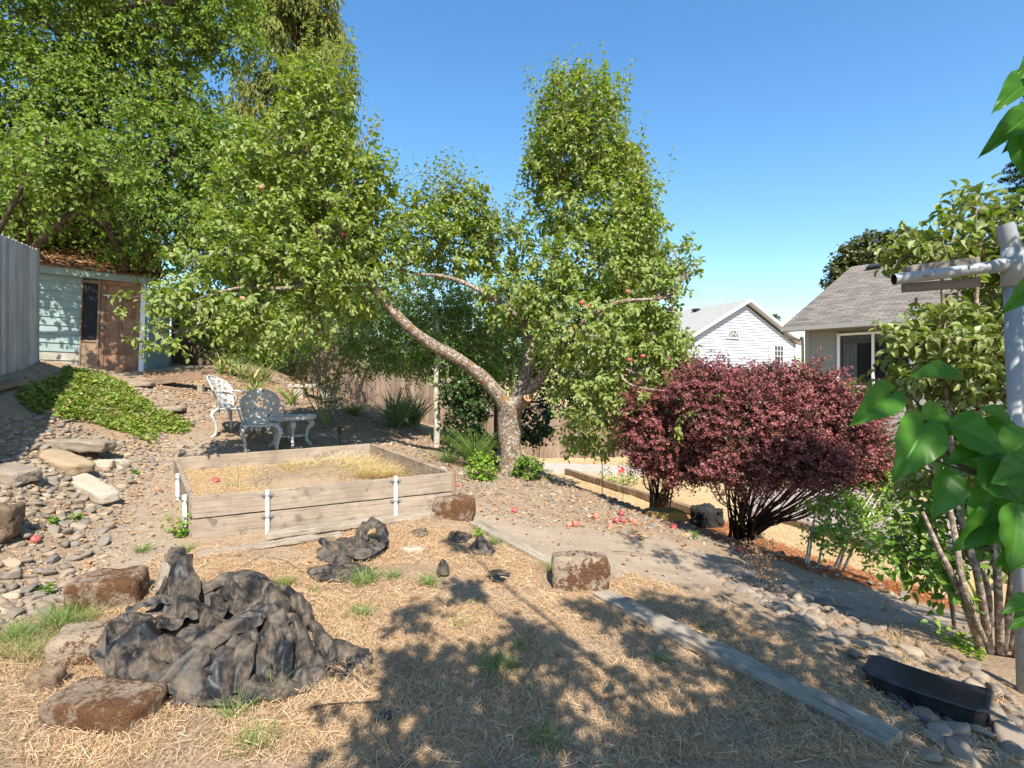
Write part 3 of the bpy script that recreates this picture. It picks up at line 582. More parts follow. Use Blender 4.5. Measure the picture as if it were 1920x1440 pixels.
# yellowish lilac by the pipe post
gb = at(1858, 1225)
simple_tree('lilac_shrub', 'yellow-green lilac shrub with folded leaves and brown stems behind the white pipe post', 'shrub', gb, None,
    [(1830, 400, 3.7, 60, 40), (1760, 455, 3.7, 75, 32), (1700, 480, 3.8, 45, 20), (1860, 470, 3.8, 60, 60), (1870, 570, 3.8, 55, 70), (1770, 620, 3.7, 85, 38), (1830, 650, 3.7, 70, 60), (1700, 640, 3.7, 50, 28), (1760, 700, 3.7, 90, 35), (1840, 760, 3.7, 80, 60), (1700, 720, 3.8, 60, 22), (1770, 810, 3.8, 70, 45), (1850, 880, 3.7, 60, 50), (1750, 900, 3.9, 55, 30), (1930, 600, 3.8, 40, 160)],
    600, M_lilac, B_lilac, r0=.024, lsize=.08, wid=.75, L=(.14, .3), K=8, fold=2.6, limb=.014, subr=.006, sub=4, tw=.003,
    trunks=[[gb + [0, 0, -.05], P(1835, 1090, 3.3), P(1800, 960, 3.4), P(1780, 800, 3.6), P(1770, 640, 3.7), P(1765, 470, 3.7)], [gb + [.06, 0, -.05], P(1870, 1080, 3.3), P(1850, 900, 3.5), P(1830, 700, 3.7), P(1835, 420, 3.7)],
            [gb + [.12, .05, -.05], P(1900, 1050, 3.4), P(1900, 850, 3.6), P(1890, 560, 3.8)], [gb + [-.04, 0, -.05], P(1800, 1110, 3.25), P(1760, 1030, 3.2), P(1730, 960, 3.2)], [gb + [.02, .05, 0], P(1850, 1100, 3.4), P(1800, 1010, 3.5), P(1750, 880, 3.7), P(1700, 760, 3.8)], [gb + [.0, .02, 0], P(1812, 1120, 3.2), P(1790, 1000, 3.2), P(1765, 870, 3.3)],
            [gb + [.16, 0, -.05], P(1925, 1130, 3.2), P(1945, 900, 3.4)], [gb + [.2, .1, -.05], P(1915, 1120, 3.4), P(1925, 950, 3.6)]])
# leafy suckers with dark leaves near the lilac base
gb = at(1790, 1180)
simple_tree('lilac_sapling', 'low lilac shoots with small dark green leaves in front of the lilac stems', 'shrub', gb, None,
    [(1740, 1040, 3.5, 50, 30), (1700, 1060, 3.5, 30, 22), (1770, 1090, 3.4, 35, 30), (1735, 960, 3.6, 25, 50), (1690, 1000, 3.6, 25, 25), (1840, 1010, 3.4, 40, 30), (1800, 950, 3.5, 45, 35), (1870, 960, 3.5, 40, 35), (1890, 1040, 3.4, 30, 35)], 130, M_bright, B_lilac, r0=.012, lsize=.07, wid=.8, L=(.12, .28), K=8, limb=.006, subr=.004, sub=2,
    trunks=[[gb, P(1770, 1090, 3.4), P(1700, 1050, 3.5)], [gb, P(1775, 1060, 3.5), P(1735, 950, 3.6)]])
# pale-stemmed shrub between barberry and lilac
gb = at(1560, 1065, 4)
simple_tree('pale_stemmed_shrub', 'sparse shrub with pale bare stems and small yellow-green leaves right of the barberry', 'shrub', gb, None,
    [(1560, 950, 5.6, 60, 28), (1620, 930, 5.7, 50, 35), (1640, 985, 5.6, 50, 25), (1680, 900, 5.7, 50, 35), (1530, 990, 5.5, 30, 20), (1690, 960, 5.6, 30, 25), (1600, 1010, 5.5, 40, 18), (1560, 1000, 5.4, 45, 25), (1650, 1030, 5.2, 45, 20), (1720, 1010, 5.2, 45, 30)], 560, M_glow, B_pale, r0=.012, lsize=.045, L=(.1, .25), K=8, limb=.008, subr=.004, sub=4,
    trunks=[[gb + [a, 0, -.05], (gb + [a, 0, 0]) * .5 + P(x, y, 5.6) * .5 + [0, 0, .04], P(x, y, 5.6)] for a, b, x, y in ((-.25, 0, 1535, 930), (-.15, 0, 1560, 940), (0, .1, 1640, 920), (.1, .15, 1670, 900), (.05, .1, 1620, 950), (-.28, -.02, 1525, 980))])
# far trees
gb = ground_at(1660, 34)
simple_tree('oak_tree', 'round-topped oak beyond the grey house roof', 'tree', gb, [gb, gb + [0, 0, 4], P(1660, 520, 34)],
    [(1600, 480, 34, 32, 25), (1640, 462, 34, 40, 25), (1690, 455, 34, 40, 22), (1720, 480, 34, 50, 30), (1590, 510, 34, 38, 28), (1660, 505, 34, 60, 30), (1740, 460, 34, 30, 20), (1570, 530, 34, 20, 16), (1760, 520, 34, 50, 30)], 1300, M_oak, B_dark, r0=.4, lsize=.3, wid=1.0, L=(.4, 1.0), K=7, limb=.12, subr=.04, tw=.02)
def conifer(label, basept, toppt, R, n):
    root = empty('fir_tree', V3(basept)); tag(root, label, 'tree'); tb = MB(); lf = MB(); q = np.linspace(basept, toppt, 10); tb.tube(q, np.linspace(.3, .03, 10), 8); h = toppt[2] - basept[2]
    for k in range(n):
        f = rng.uniform(0, 1) ** .8; c = toppt + (basept - toppt) * f; a = rng.uniform(0, 6.283); o = np.array([math.cos(a), math.sin(a), -.12]); r = R * (.08 + f) * rng.uniform(.7, 1.1)
        br = np.linspace(c, c + o * r, 5); tb.tube(br, np.linspace(.04, .01, 5), 4, False); m = int(6 + 7 * r); tt = rng.uniform(.25, 1, m)[:, None]; st = c + o * r * tt
        d = unit(o + rng.normal(size=(m, 3)) * [.6, .6, .25]); leafy(lf, None, st, d, rng.uniform(.3, .7, m), K=9, droop=.05, lsize=.16, wid=2, tpl=LEAFN, outward=.6, lean=.7, per=2, sag=0)
    local(tb, root).build('trunk', B_dark, root); local(lf, root).build('crown', M_fir, root)
conifer('tall dark blue-green fir at the right edge behind the pipe post', ground_at(1945, 26), P(1945, 170, 26), 3.4, 260)
gb = ground_at(1455, 75)
simple_tree('distant_tree', 'tiny distant tree top showing above the white house roof', 'tree', gb, [gb, P(1452, 600, 75)], [(1452, 598, 75, 7, 7), (1449, 610, 75, 9, 9)], 60, M_oak, B_dark, r0=.2, lsize=.4, L=(.4, .9), K=6, limb=0, tw=0)
for (x, dd, rr, lab) in ((820, 40, 60, 'pale roofline tree mass far behind the back fence, centre'), (960, 45, 70, 'far tree seen through the apple branches, right of centre')):
    gb = ground_at(x, dd); simple_tree('background_tree', lab, 'tree', gb, [gb, P(x, 640, dd)], [(x, 640, dd, rr, 45), (x + 60, 660, dd, rr, 35), (x - 60, 670, dd, rr, 35)], 500, M_oak, B_dark, r0=.3, lsize=.3, L=(.5, 1), K=7, limb=.1, tw=0)

# near lilac: big heart-shaped leaves on a branch reaching in from the right
HU = np.array([0, .03, .12, .25, .4, .55, .7, .85, 1.0]); HW = np.array([.02, .22, .40, .47, .45, .37, .25, .12, .0])
def heart(mb, base, tip, width, nrm, cup=.12, curl=.12):
    base = np.asarray(base); ax = np.asarray(tip) - base; Ln = np.linalg.norm(ax); ax = ax / Ln; nrm = unit(np.asarray(nrm, float)); side = unit(np.cross(ax, nrm)); nn = np.cross(side, ax)
    vs = np.linspace(-1, 1, 21); V = []; hu = np.linspace(0, 1, 30)
    for u, wv in zip(hu, np.interp(hu, HU, HW)):
        for v in vs:
            vein = .012 * math.exp(-(v / .06) ** 2) + .007 * max(0, 1 - abs(((u * 6.5 - abs(v) * 2.2) % 1) - .5) / .16) * (abs(v) > .04)
            back = -.10 * (abs(v) ** 1.5) * max(0, 1 - u * 4)
            V.append(base + ax * Ln * (u + back) + side * width * wv * v * 1.05 + nn * Ln * (cup * 1.5 * abs(v) ** .8 * (wv / .47) - curl * (u - .3) ** 2 + .02 * math.sin(u * 19 - abs(v) * 5) * abs(v) - vein))
    i = np.arange(29)[:, None]; j = np.arange(20)[None]; mb.add(V, np.stack([i * 21 + j, i * 21 + j + 1, (i + 1) * 21 + j + 1, (i + 1) * 21 + j], -1).reshape(-1, 4))
nb = np.array([1.15, .55, -1.72]); nl = empty('lilac_bush', V3(nb)); tag(nl, 'close lilac branches with big heart-shaped green leaves reaching in from the right edge', 'shrub')
hm = MB(); sm = MB()
def LP(px, py, d): return P(px, py, d)
LV = [((1672, 736, .82), (1598, 796, .78), 62, (.2, -.8, .55)), ((1735, 790, .80), (1683, 900, .76), 82, (-.25, -.9, .2)), ((1735, 797, .82), (1782, 765, .84), 70, (.1, -.9, .3)), ((1795, 712, .85), (1706, 702, .83), 52, (.0, -.6, .8)),
      ((1770, 880, .80), (1752, 975, .77), 74, (.1, -.95, .15)), ((1845, 800, .86), (1790, 812, .84), 60, (.1, -.6, .7)), ((1845, 870, .78), (1925, 945, .76), 95, (.1, -.9, .3)), ((1790, 800, .8), (1900, 850, .78), 90, (0, -.8, .6)),
      ((1880, 905, .8), (1815, 1030, .76), 85, (-.2, -.9, .35)), ((1870, 960, .78), (1790, 1035, .76), 60, (.1, -.8, .5)), ((1905, 955, .74), (1900, 1075, .72), 95, (0, -1, .25)), ((1930, 880, .76), (1860, 905, .75), 70, (0, -.9, .6)),
      ((1930, 820, .8), (1870, 870, .8), 80, (.1, -.8, .6)), ((1850, 850, .8), (1770, 870, .78), 50, (0, -.5, .8)), ((1932, 150, .86), (1864, 206, .84), 56, (.35, -.6, .75)), ((1935, 212, .84), (1838, 290, .82), 50, (.3, -.65, .7)), ((1950, 225, .85), (1880, 285, .86), 40, (-.2, -.9, .4)),
      ((1912, 262, .84), (1922, 335, .84), 40, (-.6, -.8, .2)), ((1945, 525, .8), (1884, 585, .78), 42, (.3, -.7, .6)), ((1945, 1128, .8), (1878, 1148, .8), 36, (.0, -.4, .9)), ((1940, 1150, .8), (1892, 1180, .8), 30, (0, -.5, .8)),
      ((1850, 790, .9), (1905, 860, .88), 70, (.1, -.8, .6)), ((1800, 845, .84), (1850, 905, .82), 62, (-.1, -.9, .4)), ((1890, 800, .88), (1840, 760, .86), 50, (.2, -.7, .6)), ((1935, 905, .82), (1935, 1010, .8), 85, (-.1, -.95, .2)), ((1720, 830, .84), (1700, 775, .85), 30, (.3, -.8, .5)), ((1960, 1010, .74), (1870, 1060, .73), 80, (0, -.9, .4)), ((1960, 100, .86), (1905, 150, .85), 50, (.2, -.7, .6))]
for a, b, wd_, nr in LV:
    pa, pb = LP(*a), LP(*b); heart(hm, pa, pb, wd_ * a[2] / F * 1.05, nr, rng.uniform(.06, .16), rng.uniform(.1, .3))
for pts, r in (([(2150, 1150, .7), (1990, 1010, .75), (1915, 950, .79), (1850, 895, .81), (1790, 868, .82)], .0045), ([(1790, 868, .82), (1755, 820, .82), (1720, 755, .83), (1700, 742, .83)], .003), ([(1850, 895, .81), (1770, 870, .8), (1730, 850, .8), (1705, 835, .8)], .002),
               ([(1735, 790, .8), (1750, 800, .82), (1760, 825, .82)], .0018), ([(1672, 736, .82), (1690, 738, .83), (1712, 748, .83)], .0015), ([(2000, 400, .85), (1950, 260, .86), (1925, 190, .87), (1915, 170, .87)], .003), ([(1880, 905, .8), (1900, 935, .8)], .0018), ([(2000, 640, .8), (1945, 525, .8)], .002)):
    q = catmull([LP(*p) for p in pts], 5); sm.tube(q, np.linspace(r, r * .6, len(q)), 7, False)
# its main stems and crown outside the frame, to the right
NBc = np.array([[1.75, .5, .4], [1.9, .9, 1.1], [1.5, .1, .9], [2.3, .6, 1.5], [2.2, 1.1, .3], [1.7, -.3, 1.4], [2.4, .2, .8], [1.9, .7, -.3]])
for k, c in enumerate(NBc):
    q = catmull([nb + rng.normal(size=3) * [.08, .08, 0], nb * .5 + c * .5 + rng.normal(size=3) * .1, c], 6); sm.tube(q, np.linspace(.025, .006, len(q)), 8, False)
q = catmull([nb, (1.25, .6, -.9), tuple(LP(2150, 1150, .7))], 6); sm.tube(q, np.linspace(.02, .005, len(q)), 8, False)
q = catmull([nb, (1.3, .65, -.6), (1.15, .8, .1), tuple(LP(2000, 400, .85))], 6); sm.tube(q, np.linspace(.02, .003, len(q)), 8, False)
n = 420; st = NBc[rng.integers(len(NBc), size=n)] + rng.normal(size=(n, 3)) * .27; keep = (st[:, 0] > 1.12 * np.maximum(st[:, 1], 0) + .45); st = st[keep]; n = len(st)
leafy(hm, sm, st, unit(rng.normal(size=(n, 3)) + [0.3, 0, .3]), rng.uniform(.12, .25, n), K=7, lsize=.085, wid=.95, droop=.1)
local(sm, nl).build('branches', bark_mat('near lilac bark', (.05, .06, .03), (.12, .12, .07), scale=40), nl, smooth=True); o = local(hm, nl).build('leaves', M_biglil, nl, smooth=True)
# ---------------------------------------------------------------- structures
W_fence = wood_mat('weathered grey fence', (.60, .57, .53), (.48, .455, .42), (.22, .19, .17), .8)
W_fence2 = wood_mat('brown grey fence', (.20, .145, .105), (.27, .205, .155), (.14, .09, .07), .8)
W_bed = wood_mat('bed board', (.27, .215, .16), (.37, .30, .23), (.09, .065, .045), 1.2, stain=(.12, .10, .085))
W_plank = wood_mat('cracked plank', (.28, .235, .18), (.39, .33, .26), (.09, .07, .05), 1.7, crack=.58, stain=(.20, .16, .12))
W_old = wood_mat('old brown timber', (.22, .15, .10), (.32, .22, .15), (.07, .045, .03), 1.0, crack=.58)
M_white = flat_mat('white paint', (.78, .78, .75), .5, .05)
M_pvc = flat_mat('white pvc', (.80, .80, .78), .35, .03, 5)
M_metal = flat_mat('galvanised steel', (.45, .46, .47), .35, .1, 20, metallic=.8)
M_darkm = flat_mat('dark metal', (.03, .03, .03), .5, .2)
def frame(o, ex, roll=0.0):
    ex = unit(np.array([ex[0], ex[1], 0.])); ez = np.array([0, 0, 1.]); ey = np.cross(ez, ex)
    M = Matrix(((ex[0], ey[0], ez[0], o[0]), (ex[1], ey[1], ez[1], o[1]), (ex[2], ey[2], ez[2], o[2]), (0, 0, 0, 1)))
    return M @ Matrix.Rotation(roll, 4, 'Y')
def root_at(name, M):
    r = bpy.data.objects.new(name, None); col.objects.link(r); r.matrix_world = M; r.empty_display_size = .1; return r
def onplane(px, py, o, e):
    """u along the plane's horizontal direction e (from o) and height z where a sight line meets a vertical plane"""
    k = (px - 960) / F; u = (k * o[1] - o[0]) / (e[0] - k * e[1]); y = o[1] + u * e[1]; return u, (HZ - py) / F * y
def board(name, a, b, w_, h_, mat, parent=None, up=(0, 0, 1), rag=0.0, seg=1, endc=0.0):
    """a board from a to b (centre line); w_ across, h_ along up; an object with its own long axis as x"""
    a = np.asarray(a, float); b = np.asarray(b, float); L = np.linalg.norm(b - a); ex = (b - a) / L; ez = np.asarray(up, float); ey = unit(np.cross(ez, ex)); ez = np.cross(ex, ey)
    m = MB(); k = max(2, int(L / .06)) if rag else 2; xs = np.linspace(-L / 2, L / 2, k); V = []
    for i_, x in enumerate(xs):
        r = rag * rng.normal(size=4) if rag else np.zeros(4); e_ = endc if (endc and i_ in (0, k - 1)) else 0
        for (sy, sz), q in zip(((-1, -1), (1, -1), (1, 1), (-1, 1)), r): V.append((x + (rng.normal() * rag if rag else 0), sy * (w_ / 2 + q), sz * (h_ / 2 + q * .6) - (e_ if sz > 0 else 0)))
    i = np.arange(k - 1)[:, None]; j = np.arange(4)[None]
    m.add(V, [np.stack([i * 4 + j, i * 4 + (j + 1) % 4, (i + 1) * 4 + (j + 1) % 4, (i + 1) * 4 + j], -1).reshape(-1, 4), np.array([[3, 2, 1, 0]]), np.array([[k * 4 - 4, k * 4 - 3, k * 4 - 2, k * 4 - 1]])])
    o = m.build(name, mat); M = Matrix([[ex[r_], ey[r_], ez[r_], (a + b)[r_] / 2] for r_ in range(3)] + [[0, 0, 0, 1]])
    if parent: o.parent = parent; o.matrix_parent_inverse = parent.matrix_world.inverted() if False else Matrix(); o.matrix_local = root_inv(parent) @ M
    else: o.matrix_world = M
    bevel(o, min(w_, h_) * .12, 2); return o
def root_inv(p): return (Matrix.Translation(p.location) @ p.rotation_euler.to_matrix().to_4x4()).inverted()

# left fence: grey vertical boards
fo = np.array([-6.9, 7.2]); fd = unit(np.array([-.49, .87]))
rt = empty('wooden_fence', (fo[0], fo[1], .1)); tag(rt, 'tall weathered grey board fence in shade at the left edge', 'fence')
m = MB(); s = -7.0
while s < 1.82:
    wd_ = rng.uniform(.135, .145); c = fo + fd * (s + wd_ / 2); zb = Hf(*c) - .05; zt = 1.95 + .108 * s * .9 + rng.normal() * .008 if s > -1.5 else 1.93 + .07 * s * .3 + rng.normal() * .008
    th = math.atan2(fd[1], fd[0]) + rng.normal() * .02; R = np.array([[math.cos(th), -math.sin(th), 0], [math.sin(th), math.cos(th), 0], [0, 0, 1]])
    off = np.array([fd[1], -fd[0]]) * rng.normal() * .004; m.box([c[0] + off[0], c[1] + off[1], (zb + zt) / 2], (wd_ - rng.uniform(.003, .012), .018, zt - zb), R); s += wd_
def upright_wood(mt):       # the same wood with its grain running up
    m2 = mt.copy(); 
    for nd in m2.node_tree.nodes:
        if nd.type == 'MAPPING': sx = nd.inputs['Scale'].default_value; nd.inputs['Scale'].default_value = (sx[1], sx[1], sx[0])
    nt_ = m2.node_tree; g_ = nt_.nodes.new('ShaderNodeNewGeometry'); b_ = nt_.nodes['Principled BSDF']; lk = b_.inputs['Base Color'].links[0].from_socket
    mx = nt_.nodes.new('ShaderNodeMix'); mx.data_type = 'RGBA'; mx.blend_type = 'MULTIPLY'; mx.inputs[0].default_value = 1
    rp = nt_.nodes.new('ShaderNodeValToRGB'); rp.color_ramp.elements[0].color = (.72, .70, .68, 1); rp.color_ramp.elements[1].color = (1.15, 1.12, 1.1, 1)
    nt_.links.new(g_.outputs['Random Per Island'], rp.inputs[0]); nt_.links.new(lk, mx.inputs[6]); nt_.links.new(rp.outputs[0], mx.inputs[7]); nt_.links.new(mx.outputs[2], b_.inputs['Base Color'])
    return m2
U_fence = upright_wood(W_fence); U_fence2 = upright_wood(W_fence2)
local(m, rt).build('boards', U_fence, rt)
m = MB()
for hh in (.4, 1.5):
    a = fo + fd * -7; b = fo + fd * 1.82; nrm = np.array([-fd[1], fd[0]]) * .03
    m.tube([[a[0] + nrm[0], a[1] + nrm[1], Hf(*a) + hh], [fo[0] + nrm[0], fo[1] + nrm[1], Hf(*fo) + hh], [b[0] + nrm[0], b[1] + nrm[1], Hf(*b) + hh]], .035, 4)
local(m, rt).build('rail', U_fence, rt)
# back fence in stepped panels
bf = [P(330, 590, 14.6), P(400, 575, 14.2), P(470, 568, 13.9), P(530, 575, 14.2), P(592, 592, 14.5), P(660, 642, 15), P(790, 712, 16), P(900, 738, 16.5), P(1000, 757, 17), P(1130, 770, 17.3), P(1260, 785, 17.5), P(1400, 795, 17.6)]
rt = empty('wooden_fence', (bf[5][0], bf[5][1], -1)); tag(rt, 'brown-grey board fence stepping down the slope behind the trees', 'fence')
seg = np.cumsum([0] + [np.linalg.norm((b - a)[:2]) for a, b in zip(bf[:-1], bf[1:])]); bfa = np.array(bf)
def bpt(s): return np.array([np.interp(s, seg, bfa[:, k]) for k in range(3)])
m = MB(); pm = MB(); s = 0; post = 0
while s < seg[-1] - .2:
    step = bpt(min(math.floor(s / 1.8) * 1.8 + .9, seg[-1])); c = bpt(s); dr = unit((bpt(s + .14) - c)[:2]); th = math.atan2(dr[1], dr[0]); R = np.array([[math.cos(th), -math.sin(th), 0], [math.sin(th), math.cos(th), 0], [0, 0, 1]])
    zt = step[2] * .75 + c[2] * .25 + rng.normal() * .015; zb = Hf(c[0], c[1]) - .1; m.box([c[0], c[1], (zt + zb) / 2], (.134, .02, zt - zb), R)
    if s >= post: pm = MB(); pm.box([c[0] + .06 * dr[1], c[1] - .06 * dr[0], (zt + zb) / 2 + .05], (.09, .09, zt - zb + .08), R); local(pm, rt).build('post', U_fence2, rt); post += 1.8
    s += .145
local(m, rt).build('boards', U_fence2, rt)

# garden shed
M_sage = flat_mat('pale green paint', (.23, .30, .28), .7, .12, 4, bump=.1); M_dirty = flat_mat('dirty lower siding', (.30, .28, .23), .8, .25, 6)
M_doorw = upright_wood(wood_mat('brown door wood', (.22, .12, .075), (.33, .21, .14), (.12, .065, .04), 1.0, crack=.66))
e = np.array([.80, .60]); o0 = np.array([-8.56, 11.6, .12]); M = frame(o0, e, math.radians(1.6))
sh = root_at('garden_shed', M); tag(sh, 'old pale green garden shed with a brown panelled door and a litter-covered roof', 'shed')
def sp(mb, name, mat, parent=sh, smooth=False): return mb.build(name, mat, parent, smooth)
m = MB(); m2 = MB()
for k in range(12):
    z0 = -.12 + k * .178; t_ = m2 if k < 3 else m
    V = [(-2.8, -.03, z0), (-.68, -.03, z0), (-.68, -.005, z0 + .18), (-2.8, -.005, z0 + .18), (-2.8, .0, z0), (-.68, .0, z0)]; t_.add(V, np.array([[0, 1, 2, 3], [4, 5, 1, 0]]))
wl = sp(m, 'wall', M_sage); w2 = sp(m2, 'lower_wall', M_dirty); w2['label'] = 'dirt-stained lowest siding boards'
m = MB(); m.box((-1.2, 1.6, .95), (3.2, 3.1, 2.1)); sp(m, 'wall_core', M_sage)
m = MB(); m.box((-.52, -.005, 1.28), (.25, .01, 1.2)); pane = sp(m, 'window', flat_mat('dark shed glass', (.012, .014, .016), .5, .2, 6, .2))
m = MB()
for c_, s_ in (((-.665, -.02, 1.0), (.03, .05, 2.05)), ((-.375, -.02, 1.0), (.04, .05, 2.05)), ((-.52, -.02, 1.92), (.25, .05, .05)), ((-.52, -.02, .66), (.25, .05, .04))): m.box(c_, s_)
bevel(m.build('window_frame', W_old, pane), .004)
m = MB(); m.box((-.52, -.01, .3), (.25, .03, .68)); sp(m, 'lower_panel', W_old)
m = MB()
for c_, s_ in (((0, -.02, 1.0), (.69, .03, 2.0)),): m.box(c_, s_)
door = sp(m, 'door', M_doorw)
m = MB()
for c_, s_ in (((-.305, -.045, 1.0), (.08, .02, 2.0)), ((.305, -.045, 1.0), (.08, .02, 2.0)), ((0, -.045, 1.95), (.53, .02, .1)), ((0, -.045, .07), (.53, .02, .14)), ((0, -.045, .86), (.53, .02, .18)), ((0, -.045, .45), (.53, .02, .06)), ((0, -.045, 1.28), (.53, .02, .05)), ((0, -.045, 1.6), (.53, .02, .05)), ((0, -.045, 1.42), (.04, .019, 1.0))): m.box(c_, s_)
bevel(m.build('door_frame', M_doorw, door), .004)
m = MB(); m.tube([(-.30, -.05, .95), (-.30, -.10, .95), (-.30, -.105, .95), (-.30, -.13, .95)], [.012, .012, .03, .022], 12); m.build('door_knob', M_metal, door, True)
m = MB(); m.box((-.24, -.062, 1.66), (.13, .012, .018)); m.box((-.22, -.068, 1.63), (.03, .02, .05)); m.build('hasp', M_metal, door)
m = MB(); m.box((.395, -.06, .93), (.09, .09, 2.1)); sp(m, 'corner_post', M_white)
m = MB(); m.box((.47, -.045, .93), (.06, .05, 2.0)); sp(m, 'corner_trim', M_sage)
# side wall: runs back from the corner
m = MB(); ed = np.array([.55, .83])
for k in range(12):
    z0 = -.1 + k * .17
    for q in range(3):
        a = np.array([.50, -.02]) + ed * q * .28; b = a + ed * .27; nn_ = np.array([ed[1], -ed[0]]) * .012 * (1 + .5 * ((q + k) % 2))
        m.quad((a[0] + nn_[0], a[1] + nn_[1], z0), (b[0] + nn_[0], b[1] + nn_[1], z0), (b[0], b[1], z0 + .172), (a[0], a[1], z0 + .172))
sp(m, 'side_wall', M_sage)
m = MB(); m.box((-1.1, -.12, 2.06), (3.5, .03, .15)); m.box((-1.1, -.05, 2.0), (3.3, .1, .02)); sp(m, 'fascia', M_sage)
M_roofl = NT('littered roof'); cc = M_roofl.coord(); M_roofl.base(M_roofl.ramp(M_roofl.noise(cc, 14, 6, .7), [(.35, (.05, .03, .02)), (.55, (.20, .11, .06)), (.7, (.38, .22, .12))]), .95, .1); M_roofl.bump(M_roofl.noise(cc, 30, 5), 1, .03)
m = MB(); m.add([(-2.9, -.16, 2.13), (.75, -.16, 2.13), (.75, 3.4, 3.6), (-2.9, 3.4, 3.6), (-2.9, -.16, 2.17), (.75, -.16, 2.17), (.75, 3.4, 3.64), (-2.9, 3.4, 3.64)], np.array([[0, 3, 2, 1], [4, 5, 6, 7], [0, 1, 5, 4], [1, 2, 6, 5], [2, 3, 7, 6], [3, 0, 4, 7]])); sp(m, 'roof', M_roofl.m)
m = MB(); n = 1600; q = np.stack([rng.uniform(-2.9, .75, n), rng.uniform(-.16, 2.4, n)], -1); pos = np.stack([q[:, 0], q[:, 1], 2.18 + (q[:, 1] + .16) * .413 + rng.uniform(0, .03, n)], -1)
V, Fa = leaf_geo(LEAF4, pos, rng.normal(size=(n, 3)) * [1, 1, .3], np.tile([0, 0, 1.], (n, 1)) + rng.normal(size=(n, 3)) * .4, rng.uniform(.05, .1, n)); m.add(V, Fa); lt = sp(m, 'roof_litter', M_litter); lt['kind'] = 'stuff'
m = MB(); m.box((.05, -.25, -.05), (.85, .35, .05)); sp(m, 'door_step', W_plank)

# siding helper for houses, in a local frame: x along the wall, z up, wall face at y = 0 looking to -y
def laps(m, x0, x1, z0, z1, ex=.18, top=None, dep=.018, holes=()):
    z = z0
    while z < z1 - 1e-3:
        zt = min(z + ex, z1); a, b = (x0, x1)
        if top: a0, b0 = top(z); a1, b1 = top(zt)
        else: a0 = a1 = x0; b0 = b1 = x1
        segs = [(a0, b0, a1, b1)]
        for hx0, hx1, hz0, hz1 in holes:
            if zt > hz0 and z < hz1: segs = [s_ for q in segs for s_ in ((q[0], hx0, q[2], hx0), (hx1, q[1], hx1, q[3]))]
        for q in segs: m.add([(q[0], -dep, z), (q[1], -dep, z), (q[3], 0, zt), (q[2], 0, zt), (q[0], 0, z), (q[1], 0, z)], np.array([[0, 1, 2, 3], [4, 5, 1, 0]]))
        z += ex
def shingle(name, a, b, c, bw=.3, rh=.14, mort=(.12, .11, .10)):
    t = NT(name); co = t.coord(); br = t.n('ShaderNodeTexBrick'); t.l(co, br.inputs['Vector']); br.inputs['Scale'].default_value = 1
    br.inputs['Brick Width'].default_value = bw; br.inputs['Row Height'].default_value = rh; br.inputs['Mortar Size'].default_value = .012; br.inputs['Mortar Smooth'].default_value = .3
    br.inputs['Color1'].default_value = (*a, 1); br.inputs['Color2'].default_value = (*b, 1); br.inputs['Mortar'].default_value = (*mort, 1); br.offset = .5; br.inputs['Bias'].default_value = -.1
    n_ = t.noise(co, 2.5, 4); t.base(t.mix(t.math('MULTIPLY', t.ramp(n_, [(.4, 0.), (.7, 1.)]), .5), br.outputs['Color'], c), .95, .1); t.bump(br.outputs['Fac'], -.6, .01); return t.m
def roofslab(name, mat, parent, o, ex, ey, L, Wd, th=.06):
    """roof plane with its own frame: x along the eave, y up the slope"""
    ex = unit(np.asarray(ex, float)); ey = unit(np.asarray(ey, float)); ez = np.cross(ex, ey); m = MB(); m.add([(x, y, z) for z in (-th, 0) for y in (0, Wd) for x in (0, L)], np.array([[0, 2, 3, 1], [4, 5, 7, 6], [0, 1, 5, 4], [2, 6, 7, 3], [0, 4, 6, 2], [1, 3, 7, 5]]))
    ob = m.build(name, mat, parent); ob.matrix_local = Matrix([[ex[r], ey[r], ez[r], o[r]] for r in range(3)] + [[0, 0, 0, 1]]); return ob
M_wsid = flat_mat('white house siding', (.46, .48, .52), .6, .03, 3); M_wtrim = flat_mat('white house trim', (.58, .59, .61), .5, .03)
M_gsid = flat_mat('grey green siding', (.27, .275, .245), .7, .05, 3); M_gtrim = flat_mat('grey trim', (.30, .29, .27), .6, .05)
M_glass = flat_mat('dark window glass', (.02, .022, .025), .06, .2, 2, .9)
# white house
o1 = np.array([20.1, 46.0, -2.6]); e1 = np.array([.893, .45]); M = frame(o1, e1); wh = root_at('white_house', M); tag(wh, 'white gabled house with a half-round attic window beyond the purple bush', 'house')
pk = 6.8 + 2.6; sl = .494; hw = 6.6
Bk = lambda mb, nm, mt, par=wh: mb.build(nm, mt, par)
def wz(px, py): u, z = onplane(px, py, o1, unit(e1)); return u, z + 2.6
u1, z1 = wz(1373, 626); u2, z2 = wz(1458, 668)
m = MB(); ew = pk - .45 - hw * sl
laps(m, -hw, hw, 0, ew, .24, dep=.06, holes=()); laps(m, -hw, hw, ew, pk - .48, .24, dep=.06, top=lambda z: (-(pk - .45 - z) / sl, (pk - .45 - z) / sl)); Bk(m, 'wall', M_wsid)
m = MB(); m.box((0, 5.5, ew / 2), (2 * hw - .02, 10.9, ew)); m.add([(-hw, .05, ew), (hw, .05, ew), (0, .05, pk - .45), (-hw, 11, ew), (hw, 11, ew), (0, 11, pk - .45)], [np.array([[0, 1, 2], [5, 4, 3]])]); Bk(m, 'wall_core', M_wsid)
M_rw = shingle('pale shingles', (.36, .35, .32), (.30, .295, .28), (.38, .37, .34), .4, .2, (.24, .235, .22)); cs = 1 / math.hypot(1, sl); ov = 7.15
